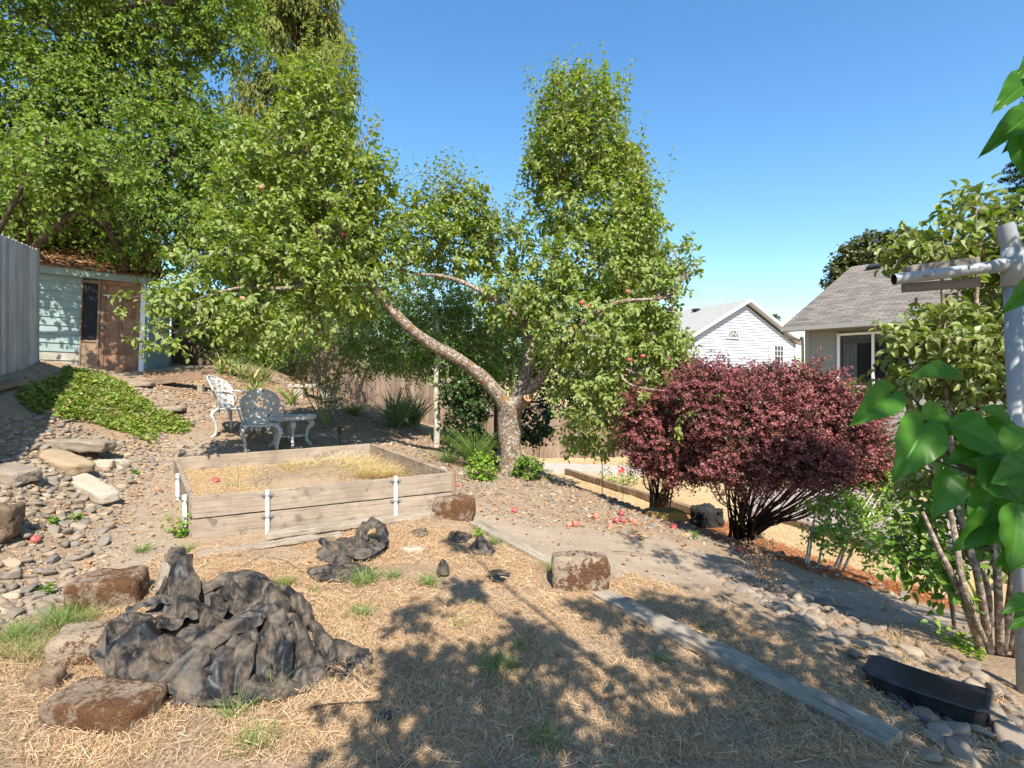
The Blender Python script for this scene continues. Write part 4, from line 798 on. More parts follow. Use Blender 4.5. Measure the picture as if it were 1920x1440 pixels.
roofslab('roof', M_rw, wh, (-ov, 11.5, pk - ov * sl), (0, -1, 0), (cs, 0, cs * sl), 12.1, ov / cs, .12)
roofslab('roof', M_rw, wh, (ov, -.6, pk - ov * sl), (0, 1, 0), (-cs, 0, cs * sl), 12.1, ov / cs, .12)
m = MB()
for sg in (-1, 1):
    a = np.array([0, -.62, pk + .03]); b = np.array([sg * ov, -.62, pk - ov * sl + .03]); dn = np.array([0, 0, -.26]); bk = np.array([0, .05, 0])
    V = [a, b, b + dn, a + dn, a + bk, b + bk, b + dn + bk, a + dn + bk]; m.add(V, np.array([[0, 1, 2, 3], [4, 7, 6, 5], [0, 4, 5, 1], [3, 2, 6, 7], [1, 5, 6, 2]]))
Bk(m, 'rake_board', M_wtrim)
m = MB()
for sg in (-1, 1):
    a = np.array([0, -.56, pk - .2]); b = np.array([sg * ov, -.56, pk - .2 - ov * sl]); bk = np.array([0, .58, 0]); m.quad(a, b, b + bk, a + bk)
Bk(m, 'soffit', M_wtrim)
m = MB(); th = np.linspace(0, np.pi, 13); r = .68; pts = [(u1 + r * math.cos(x), -.03, z1 - .35 + r * .95 * math.sin(x)) for x in th]; m.add([(u1, -.03, z1 - .35)] + pts, np.array([[0, i_ + 1, i_ + 2] for i_ in range(12)])); hwn = Bk(m, 'half_round_window', flat_mat('attic glass', (.16, .18, .14), .2, .2, 3, .6))
m = MB(); m.tube([(p_[0], -.05, p_[2]) for p_ in pts], .05, 6); m.box((u1, -.06, z1 - .38), (1.5, .06, .1))
m.tube([(u1 + .36 * math.cos(x), -.05, z1 - .35 + .36 * math.sin(x)) for x in th], .03, 5)
for a_ in (45, 90, 135): x = math.radians(a_); m.tube([(u1 + .36 * math.cos(x), -.05, z1 - .35 + .36 * math.sin(x)), (u1 + .66 * math.cos(x), -.05, z1 - .35 + .63 * math.sin(x))], .025, 4)
m.build('window_frame', M_wtrim, hwn)
m = MB(); m.box((u2, -.03, z2), (1.15, .02, 1.9)); wn = Bk(m, 'window', M_glass)
m = MB()
for dx in (-.6, -.2, .2, .6): m.box((u2 + dx, -.06, z2), (.09 if abs(dx) > .5 else .05, .05, 1.95))
for k in range(5): m.box((u2, -.065, z2 - .95 + k * .475), (1.25, .05, .1 if k in (0, 4) else .05))
m.build('window_frame', M_wtrim, wn)
m = MB(); m.box((u2 - .95, -.04, z2), (.55, .04, 1.9)); Bk(m, 'shutter', M_wtrim)
m = MB(); m.box((u2 - .8, -.2, z2 - .8), (.6, .4, .4)); Bk(m, 'window_air_conditioner', flat_mat('unit grey', (.4, .38, .35), .6, .3, 9))
m = MB(); m.box((hw - .06, -.03, ew / 2), (.14, .06, ew)); Bk(m, 'corner_board', M_wtrim)
for ob_ in wh.children:
    if ob_.name.split('.')[0] in ('window', 'half_round_window', 'shutter', 'corner_board'): ob_.location.y = -.06
for (px, py) in ((1357, 567), (1301, 572)):
    # vents on the left roof slope
    yv = 4.5 if px > 1330 else 8.5; xs = -1.1; m = MB(); m.box((xs, yv, pk + xs * sl + .12), (.5, .6, .22)); m.build('roof_vent', M_darkm, wh)
m = MB(); m.tube([(-2.6, 6.8, pk - 2.6 * sl), (-2.6, 6.8, pk - 2.6 * sl + .8)], .08, 8); m.build('vent_pipe', M_darkm, wh)
# grey house
o2 = np.array([8.3, 16.4, -2.6]); e2 = unit(np.array([.64, -.77])); M = frame(o2, e2); gh = root_at('grey_house', M); tag(gh, 'grey-green house with a shingled roof and a wide sliding window on the right', 'house')
ez_ = 1.59 + 2.6; run = 5.9; rise = 2.65; Lh = 11.0
G = lambda mb, nm, mt, par=gh, s=False: mb.build(nm, mt, par, s)
ow = o2[:2] + np.array([-e2[1], e2[0]]) * .5
uw0, zw0 = onplane(1573, 628, ow, e2); uw1, zw1 = onplane(1708, 624, ow, e2); zt_ = zw0 + 2.6; zb_ = zt_ - 1.5
m = MB(); laps(m, .5, Lh, 0, ez_ - .12, .19, holes=((uw0, uw1, zb_, zt_),)); m.V = [v + [0, .5, 0] for v in m.V]; G(m, 'wall', M_gsid)
m = MB(); m.box((.5 + (uw0 - .5) / 2, 3, ez_ / 2 - .06), (uw0 - .5, 4.9, ez_ - .12)); m.box((uw1 + (Lh - uw1) / 2, 3, ez_ / 2 - .06), (Lh - uw1, 4.9, ez_ - .12)); m.box(((uw0 + uw1) / 2, 3, zb_ / 2), (uw1 - uw0, 4.9, zb_)); m.box(((uw0 + uw1) / 2, 5, ez_ / 2), (uw1 - uw0, .8, ez_ - .2))
m.box(((uw0 + uw1) / 2, 3, (zt_ + ez_) / 2 - .06), (uw1 - uw0, 4.9, ez_ - .12 - zt_)); G(m, 'wall_core', M_gsid)
m = MB(); m.box((.55, .47, ez_ / 2), (.12, .05, ez_ - .1)); G(m, 'corner_board', M_gtrim)
cg = math.hypot(run, rise)
M_rg = shingle('grey brown shingles', (.13, .11, .095), (.26, .225, .185), (.20, .175, .15), .34, .14, (.06, .055, .05))
roofslab('roof', M_rg, gh, (0, 0, ez_), (1, 0, 0), (0, run / cg, rise / cg), Lh, cg, .08)
roofslab('roof', M_rg, gh, (Lh, 2 * run, ez_), (-1, 0, 0), (0, -run / cg, rise / cg), Lh, cg, .08)
m = MB(); m.add([(.5, 0.55, ez_ - .15), (.5, 2 * run - .5, ez_ - .15), (.5, run, ez_ + rise - .1)], np.array([[0, 2, 1]])); m.box((1, run, ez_ / 2), (1, 2 * run - 1.1, ez_ - .3)); G(m, 'gable_wall', M_gsid)
m = MB(); m.box((Lh / 2, -.05, ez_ - .08), (Lh, .11, .13)); G(m, 'gutter', M_gtrim)
m = MB(); m.quad((0, 0, ez_ - .13), (Lh, 0, ez_ - .13), (Lh, .5, ez_ - .13), (0, .5, ez_ - .13)); G(m, 'soffit', M_gsid)
m = MB(); m.tube(catmull([(.1, -.05, ez_ - .13), (.12, .05, ez_ - .3), (.35, .4, ez_ - .42), (.42, .46, ez_ - .6), (.42, .46, .2)], 4), .045, 6); G(m, 'downspout', M_gtrim)
m = MB()
for c_, s_ in ((((uw0 + uw1) / 2, .47, zt_), (uw1 - uw0 + .08, .07, .06)), (((uw0 + uw1) / 2, .47, zb_), (uw1 - uw0 + .08, .07, .06)), ((uw0, .47, (zt_ + zb_) / 2), (.06, .07, zt_ - zb_)), ((uw1, .47, (zt_ + zb_) / 2), (.06, .07, zt_ - zb_)), ((uw0 * .5 + uw1 * .5, .475, (zt_ + zb_) / 2), (.06, .06, zt_ - zb_ - .06))): m.box(c_, s_)
wf = G(m, 'sliding_window', M_white)
m = MB(); m.box(((uw0 + uw1) / 2, .52, (zt_ + zb_) / 2), (uw1 - uw0 - .05, .008, zt_ - zb_ - .05)); gl = NT('clear dark glass'); gl.base((.03, .032, .035), .03, .8); gl.b.inputs['Transmission Weight'].default_value = .0; gl.b.inputs['Alpha'].default_value = .40; m.build('pane', gl.m, wf)
m = MB(); x = np.linspace(uw0 + .08, uw0 + .42, 40); y = .62 + .025 * np.sin(x * 70); m.add(np.concatenate([np.stack([x, y, np.full(40, zb_)], -1), np.stack([x, y, np.full(40, zt_ - .08)], -1)]), np.array([[i_, i_ + 1, i_ + 41, i_ + 40] for i_ in range(39)])); m.build('curtain', flat_mat('curtain', (.62, .68, .70), .9, .05), wf)
m = MB()
for k in range(5): m.box(((uw0 + uw1) / 2, .6, zt_ - .06 - k * .045), (uw1 - uw0 - .1, .03, .035))
m.build('blind', flat_mat('blind', (.4, .4, .38), .8, .05), wf)
m = MB(); m.box(((uw0 + uw1) / 2, 2.5, (zt_ + zb_) / 2), (uw1 - uw0 - .02, 2.0, .01)); m.build('room_shelf', M_darkm, wf)
# things on the roof
def onroof(px, py):
    nrm = np.cross(np.array([e2[0], e2[1], 0]), unit(np.array([-e2[1] * run, e2[0] * run, rise]))); pt = np.array([o2[0], o2[1], 1.59]); r = P(px, py, 1.0); tt = nrm @ pt / (nrm @ r); q = r * tt; return gh.matrix_world.inverted() @ V3(q)
q = onroof(1718, 582); m = MB(); m.tube([(q.x, q.y, q.z - .02), (q.x, q.y, q.z + .02), (q.x, q.y, q.z + .04)], [.13, .12, .05], 12); fl = m.build('pipe_flashing', M_metal, gh)
m = MB(); m.tube([(q.x, q.y, q.z), (q.x, q.y, q.z + .34)], .035, 10); m.build('vent_pipe', M_darkm, fl)
q = onroof(1640, 503); m = MB(); m.box((q.x, q.y, q.z + .07), (.42, .4, .12), np.array([[1, 0, 0], [0, .91, -.41], [0, .41, .91]])); m.build('roof_vent', M_darkm, gh)

# lower yard: path, edging, patio
def prism(p, z0, z1, mat, name):
    m = MB(); k = len(p); V = [(x, y, z0) for x, y in p] + [(x, y, z1) for x, y in p]; m.add(V, [np.array([list(range(k, 2 * k))]), np.array([[i_, (i_ + 1) % k, (i_ + 1) % k + k, i_ + k] for i_ in range(k)])]); return m.build(name, mat)
def lowpt(px, py, z=-2.5): d = -z * F / (py - HZ); return (px - 960) / F * d, d
M_conc = flat_mat('concrete', (.40, .36, .31), .9, .15, 6, bump=.4)
o = prism([lowpt(*q) for q in ((960, 884), (1060, 884), (1160, 890), (1240, 893), (1330, 905), (1330, 882), (1240, 879), (1160, 875), (1060, 871), (960, 870))], -2.62, -2.46, M_conc, 'garden_path'); tag(o, kind='structure')
M_pav = NT('brick pavers'); co = M_pav.coord((1, 1, 1), rot=(0, 0, .6)); br = M_pav.n('ShaderNodeTexBrick'); M_pav.l(co, br.inputs['Vector']); br.inputs['Scale'].default_value = 1; br.inputs['Brick Width'].default_value = .3; br.inputs['Row Height'].default_value = .15; br.inputs['Mortar Size'].default_value = .008
br.inputs['Color1'].default_value = (.30, .23, .20, 1); br.inputs['Color2'].default_value = (.38, .31, .27, 1); br.inputs['Mortar'].default_value = (.16, .12, .10, 1); M_pav.base(br.outputs['Color'], .9, .15); M_pav.bump(M_pav.noise(co, 20), .4, .01)
o = prism([lowpt(*q) for q in ((1400, 962), (1520, 988), (1640, 1018), (1750, 1050), (1900, 1100), (2100, 1050), (1990, 930), (1760, 898), (1560, 905), (1400, 925))], -2.62, -2.44, M_pav.m, 'patio'); tag(o, kind='structure')
W_edge = W_old
for a, b, lab in (((1062, 886), (1310, 965), 'dark landscape timber edging the dry lawn behind the barberry, left run'), ((1430, 968), (1640, 1030), 'landscape timber edging the dry lawn in front of the patio'), ((1330, 870), (1500, 905), 'far landscape timber beside the brown planting bed')):
    p0 = lowpt(*a); p1 = lowpt(*b); o = board('garden_edging', (p0[0], p0[1], -2.46), (p1[0], p1[1], -2.46), .12, .14, W_edge, rag=.004); tag(o, lab, 'edging', 'landscape timbers round the lawn')
# dark-topped low stack beside the lilac
p0 = lowpt(1815, 1060); rt = empty('stone_bench', (p0[0], p0[1], -2.5), .4); tag(rt, 'low dark slate-topped stone bench in the lower yard, right of the patio', 'bench')
m = MB(); m.box((0, 0, .3), (1.0, .55, .07)); bevel(m.build('seat', flat_mat('slate', (.07, .07, .075), .7, .3, 6, bump=.5), rt), .01)
for sx in (-.32, .32): m = MB(); m.box((sx, 0, .13), (.18, .4, .27)); bevel(m.build('leg', M_conc, rt), .01)

# raised bed
FL = np.array([-2.76, 4.6]); FR = np.array([-.60, 5.3]); BR = np.array([-1.91, 7.2]); BL = np.array([-4.13, 6.55])
tz = {'FL': -1.02, 'FR': -.93, 'BR': -.875, 'BL': -.97}
rb = empty('raised_bed', (-2.4, 5.9, -1.35)); tag(rb, 'large weathered raised garden bed with white pipe stakes on its boards', 'raised bed')
def V_(p, z): return np.array([p[0], p[1], z])
hb_ = .185; th_ = .042
for (a, za), (b, zb), ins in (((FL, tz['FL']), (FR, tz['FR']), 0), ((BL, tz['BL']), (BR, tz['BR']), 0), ((FL, tz['FL']), (BL, tz['BL']), .03), ((FR, tz['FR']), (BR, tz['BR']), .03)):
    dr = unit(b - a)
    for k in range(2):
        A = V_(a + dr * ins, za - hb_ / 2 - k * (hb_ + .011)); B = V_(b - dr * ins, zb - hb_ / 2 - k * (hb_ + .011)); board('board', A, B, th_, hb_, W_bed, rb, rag=.0012)
for c_, z_ in ((FR, tz['FR']), (BL, tz['BL']), (BR, tz['BR'])): board('corner_post', V_(c_ + (np.array([-2.4, 5.9]) - c_) * .015 + [.03, 0], z_ - .40), V_(c_ + (np.array([-2.4, 5.9]) - c_) * .015 + [.03, 0], z_ - .003), .07, .035, W_old, rb, up=(0, 1, 0)) if c_ is FR else None
fdir = unit(FR - FL); fn = np.array([fdir[1], -fdir[0]])
ldir = unit(BL - FL); ln = np.array([-ldir[1], ldir[0]])
stakes = [(FL + fdir * .60, fn, tz['FL'] + .03, .44), (FL + fdir * 1.72, fn, tz['FR'] - .0, .40), (FL + ldir * .13, ln, tz['FL'] + .0, .45), (BL - ldir * 1.25, ln, -.98, .44)]
for c_, nn_, z_, h_ in stakes:
    q = c_ + nn_ * .042; g_ = Hf(*q); m = MB(); m.tube([V_(q, min(g_, z_ - h_) - .03), V_(q + nn_ * .004, z_)], .0185, 14); stk = local(m, rb).build('stake', M_pvc, rb, smooth=False)
    for dz in (.05, .24):
        m = MB(); a_ = np.linspace(0, np.pi, 9); tdir = np.array([nn_[1], -nn_[0]]); pts = [V_(c_ + tdir * .05 + nn_ * .022, z_ - dz)] + [V_(q + tdir * .021 * math.cos(x) + nn_ * .021 * math.sin(x), z_ - dz) for x in a_] + [V_(c_ - tdir * .05 + nn_ * .022, z_ - dz)]
        for zz in (-.007, 0, .007): m.tube(np.array(pts) + [0, 0, zz], .0035, 4)
        local(m, rb).build('clamp', M_metal, stk)
bedp = np.array([FL, FR, BR, BL]); 
m = MB(); bx = np.linspace(-4.2, -.5, 120); by = np.linspace(4.5, 7.3, 90); X, Y = np.meshgrid(bx, by, indexing='ij'); ins = inpoly(X, Y, bedp); Z = -1.18 + .03 * (Y - 4.6) + .03 * fbm(X * 3, Y * 3, 5) + .03 * fbm(X * 15, Y * 15, 6)
i = np.arange(119)[:, None]; j = np.arange(89)[None]; f = np.stack([i * 90 + j, (i + 1) * 90 + j, (i + 1) * 90 + j + 1, i * 90 + j + 1], -1).reshape(-1, 4); ok = ins.ravel()[f].all(1)
m.add(np.stack([X, Y, Z], -1).reshape(-1, 3), f[ok]); t2 = NT('bed soil'); co = t2.coord(); t2.base(t2.ramp(t2.noise(co, 45, 6, .7), [(.35, (.24, .15, .085)), (.6, (.45, .30, .17)), (.75, (.55, .40, .25))]), .95, .1); t2.bump(t2.noise(co, 60, 5), 1, .02)
soil_o = local(m, rb).build('soil', t2.m, rb, smooth=True)
def bedz(x, y): return -1.18 + .03 * (y - 4.6) + .03 * fbm(x * 3, y * 3, 5) + .03 * fbm(x * 15, y * 15, 6)
inner = bedp.mean(0) + (bedp - bedp.mean(0)) * .94
q = scatter(inner, 6000); m = MB()
def lying2(mb, q, L, wd, zf, r=.02):
    n = len(q); a = rng.uniform(0, 3.14, n); d = np.stack([np.cos(a), np.sin(a)], -1); p0 = q - d * L[:, None] / 2; p1 = q + d * L[:, None] / 2; s_ = np.stack([-d[:, 1], d[:, 0]], -1) * wd[:, None] / 2
    z0 = zf(p0[:, 0], p0[:, 1]) + rng.uniform(.003, r, n); z1 = zf(p1[:, 0], p1[:, 1]) + rng.uniform(.003, r, n)
    V = np.stack([np.column_stack([p0 - s_, z0]), np.column_stack([p0 + s_, z0]), np.column_stack([p1 + s_, z1]), np.column_stack([p1 - s_, z1])], 1).reshape(-1, 3); mb.add(V, np.arange(n * 4).reshape(-1, 4))
lying2(m, q, rng.uniform(.03, .10, len(q)), rng.uniform(.0015, .004, len(q)), bedz)
tall = np.array([[-2.5, 5.9], [-1.2, 5.9], [-1.95, 7.0], [-2.9, 6.6]]); q = scatter(tall, 4200); L = rng.uniform(.14, .32, len(q)); grass(m, np.column_stack([q, bedz(q[:, 0], q[:, 1])]), L, np.full(len(q), .006), np.tile([.6, -.2, 0.], (len(q), 1)) + rng.normal(size=(len(q), 3)) * [.4, .4, 0], curl=.6)
o = m.build('dry_grass', leaf_mat('pale dry grass', [(.78, .60, .38), (.66, .48, .28), (.85, .68, .46)], trans=.3, rough=.6)); tag(o, 'straw-coloured dry grass growing inside the raised bed', 'grass', kind='stuff')
# yellow wildflowers and a small weed inside
for k, (px, py, h_) in enumerate(((446, 920, .26), (480, 915, .22), (500, 912, .22), (425, 915, .16))):
    x = (px - 960) / F * 5.6; b = np.array([x, 5.6, float(bedz(np.array([x]), np.array([5.6]))[0])]); rt = empty('wildflower', V3(b)); tag(rt, ['tallest yellow wildflower in the raised bed', 'yellow wildflower second from the right in the raised bed', 'rightmost yellow wildflower in the raised bed', 'short yellow wildflower at the left of the raised bed'][k], 'flower', 'yellow wildflowers in the raised bed')
    m = MB(); fm = MB(); 
    for c_ in range(2):
        tp_ = b + [rng.normal() * .05, rng.normal() * .03, h_ * (1 - .25 * c_)]; m.tube(catmull([b, b * .5 + tp_ * .5 + [.01, 0, 0], tp_], 3), .002, 4)
        for a_ in range(7): V, Fa = leaf_geo(LEAF4, tp_[None], np.array([[math.cos(a_ * .9), math.sin(a_ * .9) , .3]]), np.array([[0, 0, 1.]]), np.array([.017]), 1.4); fm.add(V, Fa)
    local(m, rt).build('stem', M_grass, rt); local(fm, rt).build('petals', flat_mat('yellow petal', (.75, .58, .04), .6, .1), rt)

# planks
def plank(name, lab, a, b, w_, h_, mat, rag=.003, lift=.0, group=None, cat='plank', endc=0.0, da=None, db=None):
    p0 = at(*a) if da is None else P(*a, da); p1 = at(*b) if db is None else P(*b, db)
    p0 = p0 + [0, 0, h_ / 2 + lift]; p1 = p1 + [0, 0, h_ / 2 + lift]; o = board(name, p0, p1, w_, h_, mat, rag=rag, endc=endc); tag(o, lab, cat, group); return o
plank('wooden_plank', 'long cracked grey plank running to the bottom edge on the right of the straw', (1128, 1122), (1680, 1412), .15, .05, W_plank, .004)
plank('wooden_plank', 'half-buried grey plank between the two mossy blocks along the gravel path', (890, 985), (1050, 1068), .13, .035, W_plank, .003, -.004)
plank('wooden_plank', 'weathered plank lying against the foot of the raised bed, left of the mossy block', (500, 1010), (812, 968), .13, .05, W_plank, .003)
plank('wooden_plank', 'splintered pale plank sunk in straw at the front left of the raised bed', (372, 1042), (640, 1004), .12, .03, W_plank, .006, -.005)
plank('wooden_plank', 'short upright-grained board end lying between the mossy stone and the plastic sheeting', (312, 1118), (325, 1052), .14, .05, W_plank, .004)
plank('wooden_plank', 'dark old board lying in shade by the left fence', (-30, 735), (28, 722), .3, .06, W_old, .004, cat='board')
# bench board near the shed
a = P(277, 714, 10.6); b = P(386, 700, 10.3); rt = empty('garden_bench', (a[0], a[1], a[2] - .3)); tag(rt, 'simple wooden board bench with a square post leg by the shed corner', 'bench')
board('seat', a + [0, 0, .0], b + [0, 0, .02], .26, .05, W_old, rt, rag=.004); board('apron', a + [0, -.13, -.06], b + [0, -.13, -.04], .035, .12, W_old, rt)
for q in (P(377, 726, 10.25), P(286, 722, 10.6)):
    g_ = Hf(q[0], q[1]); board('leg', (q[0], q[1], g_ - .05), (q[0], q[1], q[2] + .06), .10, .10, W_bed, rt, up=(0, 1, 0))
# small concrete bench behind the rose bush
c = at(590, 750); rt = empty('concrete_bench', V3(c)); tag(rt, 'small pale concrete bench half hidden behind the rose bush', 'bench')
m = MB(); m.box((0, 0, .30), (1.0, .35, .07)); bevel(m.build('seat', M_conc, rt), .01)
for sx in (-.3, .3): m = MB(); m.box((sx, 0, .12), (.2, .28, .3)); bevel(m.build('leg', M_conc, rt), .01)

# mossy blocks and rubble
def mossy(name, base, moss, amt=.5, sc_=30):
    t = NT(name); co = t.coord(); n_ = t.noise(co, 70, 4, .7); c = t.ramp(t.noise(co, 9, 5), [(.3, tuple(np.array(base) * .8)), (.7, base)])
    g_ = t.n('ShaderNodeNewGeometry'); tc_ = t.n('ShaderNodeTexCoord'); sp_ = t.n('ShaderNodeSeparateXYZ'); t.l(tc_.outputs['Object'], sp_.inputs[0])
    f_ = t.math('ADD', t.noise(co, sc_, 6, .75), t.math('MULTIPLY', t.noise(co, 5, 3), .9))
    t.base(t.mix(t.ramp(f_, [(1.04 - amt * .32, 0.), (1.26 - amt * .32, 1.)]), c, moss), .95, .1); t.bump(t.math('ADD', n_, f_), 1, .02); return t.m
M_moss1 = mossy('mossy concrete', (.44, .35, .25), (.15, .075, .04), .40); M_moss2 = mossy('brown moss', (.36, .28, .21), (.14, .07, .035), .62); M_slab = mossy('rubble', (.40, .33, .26), (.20, .15, .11), .1); M_pale = mossy('pale rubble', (.62, .54, .43), (.45, .30, .18), .1)
def block(name, lab, px, py, size, rz, mat, cat='block', rough=.006, tilt=(0, 0), sink=.03, group=None):
    c = at(px, py); m = MB(); n = 9; u_ = np.linspace(-1, 1, n)
    bm_faces = []
    for ax in range(3):
        for sg in (-1, 1):
            A, B = np.meshgrid(u_, u_, indexing='ij'); V = np.zeros((n, n, 3)); V[..., ax] = sg; V[..., (ax + 1) % 3] = A; V[..., (ax + 2) % 3] = B * sg
            i = np.arange(n - 1)[:, None]; j = np.arange(n - 1)[None]; m.add(V.reshape(-1, 3), np.stack([i * n + j, (i + 1) * n + j, (i + 1) * n + j + 1, i * n + j + 1], -1).reshape(-1, 4))
    V = np.concatenate(m.V); r = np.abs(V); k = 8.0; V = V / (((r ** k).sum(1) / np.maximum(1, (r ** 60).sum(1) * 0 + 1)) ** (1 / k))[:, None] * 1.0
    V = V * np.array(size) / 2; seed = int(px + py); q = V * 13 + seed; nz = np.stack([fbm(q[:, 1] + q[:, 2] * .7, q[:, 0] + q[:, 2] * .9, s_, 4) for s_ in (1, 2, 3)], -1); V = V + nz * rough * 2.2
    m.V = [V]; o = m.build(name, mat, smooth=True); o.location = V3(c + [0, 0, size[2] / 2 - sink]); o.rotation_euler = (tilt[0], tilt[1], rz); tag(o, lab, cat, group)
    md = o.modifiers.new('w', 'WELD'); md.merge_threshold = .0008; return o
block('concrete_block', 'mossy concrete block standing on the straw beside the gravel path, right of centre', 1088, 1100, (.42, .20, .27), -.05, M_moss1)
block('concrete_block', 'brown moss-covered concrete block at the right corner of the raised bed', 852, 970, (.40, .22, .23), -.06, M_moss2)
block('concrete_block', 'mossy block with straw on it, topmost left of the plastic heap', 205, 1128, (.40, .30, .20), .3, M_moss2, rough=.010)
block('concrete_block', 'pale-topped mossy block under the left side of the plastic heap', 205, 1232, (.50, .26, .20), .35, M_moss1, rough=.007)
block('concrete_block', 'mossy block at the bottom edge below the plastic heap', 195, 1348, (.44, .24, .14), -.1, M_moss2, rough=.008)
block('concrete_rubble', 'long pale broken concrete piece lying in the rocks left of the bed', 163, 918, (1.15, .20, .12), -.58, M_pale, 'rubble', .008, (.1, .1))
block('concrete_rubble', 'tan slab of broken concrete above the long pale piece', 118, 872, (.85, .26, .13), -.45, mossy('tan rubble', (.50, .38, .25), (.34, .24, .16), .1), 'rubble', .01, (.1, .12))
block('concrete_rubble', 'rough dark-faced flat slab near the green ground cover', 130, 842, (.95, .30, .13), .05, M_slab, 'rubble', .02, (0, .02))
block('concrete_rubble', 'grey broken slab in the fence shade at the left edge', 25, 898, (.40, .28, .13), -.3, M_slab, 'rubble', .015, (.1, .1))
block('rock', 'rough brown rock cut by the left edge of the picture', -8, 1010, (.28, .22, .26), .3, mossy('brown rock', (.30, .22, .15), (.16, .11, .07), .3), 'rock', .02)
block('rock', 'square white-tan rock among the stones, left of a twin', 198, 877, (.16, .13, .12), .3, M_pale, 'rock', .012)
block('rock', 'angular white-tan rock among the stones, nearest the bed', 226, 877, (.17, .12, .13), -.4, M_pale, 'rock', .015)
block('rock', 'orange mossy boulder on the rocky crest below the barberries', 1245, 972, (.5, .3, .14), .2, mossy('orange moss', (.35, .26, .14), (.40, .24, .06), .6), 'rock', .02)
block('rock', 'dark boulder in shade under the barberry bushes', 1325, 985, (.45, .4, .35), .3, mossy('dark boulder', (.06, .055, .05), (.03, .03, .03), .3), 'rock', .03)
block('stepping_stone', 'flat pale stepping stone in the path, nearer one', 297, 768, (.75, .35, .07), .2, M_slab, 'paving slab', .008, group='stepping stones to the shed')
block('stepping_stone', 'flat pale stepping stone nearer the shed door', 240, 722, (.8, .45, .08), .4, M_slab, 'paving slab', .008, group='stepping stones to the shed')
block('rock', 'small tan rock on the straw between plastic scraps and bed', 775, 1032, (.16, .09, .05), .2, M_pale, 'rock', .01)
block('rock', 'round brown rock at the bottom left beside the mossy block', 88, 1292, (.13, .12, .11), .2, mossy('round brown', (.36, .26, .17), (.24, .17, .11), .2), 'rock', .008)

# fallen apples
gi = 0
for px, py, lab in ((965, 962, 'red windfall apple on the rocks, nearest the apple trunk'), (1118, 973, 'large dark red windfall apple alone on the rocks'), (1067, 988, 'orange-pink windfall apple at the gravel edge, left of a smaller one'), (1078, 989, 'small pink windfall apple touching the orange-pink one'),
                    (1165, 968, 'small red windfall apple at the back of the cluster'), (1155, 981, 'green-yellow windfall apple in the cluster'), (1168, 981, 'red windfall apple right of the green one'), (1184, 980, 'dark red windfall apple at the right of the cluster'), (1190, 984, 'small red windfall apple at the right end of the cluster'),
                    (1145, 992, 'peach-coloured windfall apple lowest of the cluster, on gravel'), (1263, 992, 'pinkish windfall apple on the rocky crest below the barberry'), (1385, 1035, 'purple windfall apple beside the path in front of the barberry'), (1555, 1072, 'greenish-red windfall apple at the far end of the path'), (295, 922, 'lone red apple on the left dirt path'),
                    (66, 1022, 'red apple among the river stones at far left'), (857, 914, 'small red apple behind the right corner of the raised bed')):
    c = at(px, py); a = apple_mesh().build('windfall_apple', M_fruit.m, None, True) if gi == 0 else fa0.copy()
    if gi == 0: fa0 = a
    else: col.objects.link(a)
    r = rng.uniform(.030, .04); a.scale = (r,) * 3; a.location = V3(c + [0, 0, r * .8]); a.rotation_euler = tuple(rng.uniform(0, 3, 3)); tag(a, lab, 'apple', 'windfall apples'); gi += 1
for (px, dd, lab) in ((405, 5.9, 'left apple lying on the soil in the raised bed'), (489, 5.2, 'right apple lying on the soil in the raised bed')):
    x = (px - 960) / F * dd; a = fa0.copy(); col.objects.link(a); a.location = (x, dd, float(bedz(np.array([x]), np.array([dd]))[0]) + .03); tag(a, lab, 'apple', 'windfall apples')

# white cast garden chairs and table
M_cast = NT('chipped white cast aluminium'); co = M_cast.coord(); M_cast.base(M_cast.ramp(M_cast.noise(co, 45, 5, .7), [(.36, (.10, .08, .06)), (.43, (.42, .41, .39)), (.62, (.62, .61, .58))]), .5, .4); M_cast.bump(M_cast.noise(co, 60, 3), .5, .005)
def plate(mb, fin, nu, nv, su, sv, mapf, hole):
    U, Vv = np.meshgrid(np.linspace(-1, 1, nu), np.linspace(0, 1, nv), indexing='ij'); ins = fin(U, Vv); V = mapf(U * su, Vv * sv)
    i = np.arange(nu - 1)[:, None]; j = np.arange(nv - 1)[None]; f = np.stack([i * nv + j, (i + 1) * nv + j, (i + 1) * nv + j + 1, i * nv + j + 1], -1).reshape(-1, 4)
    uc = (U.ravel()[f]).mean(1); vc = (Vv.ravel()[f]).mean(1); ok = ins.ravel()[f].all(1) & ~hole(uc, vc); mb.add(V.reshape(-1, 3), f[ok])
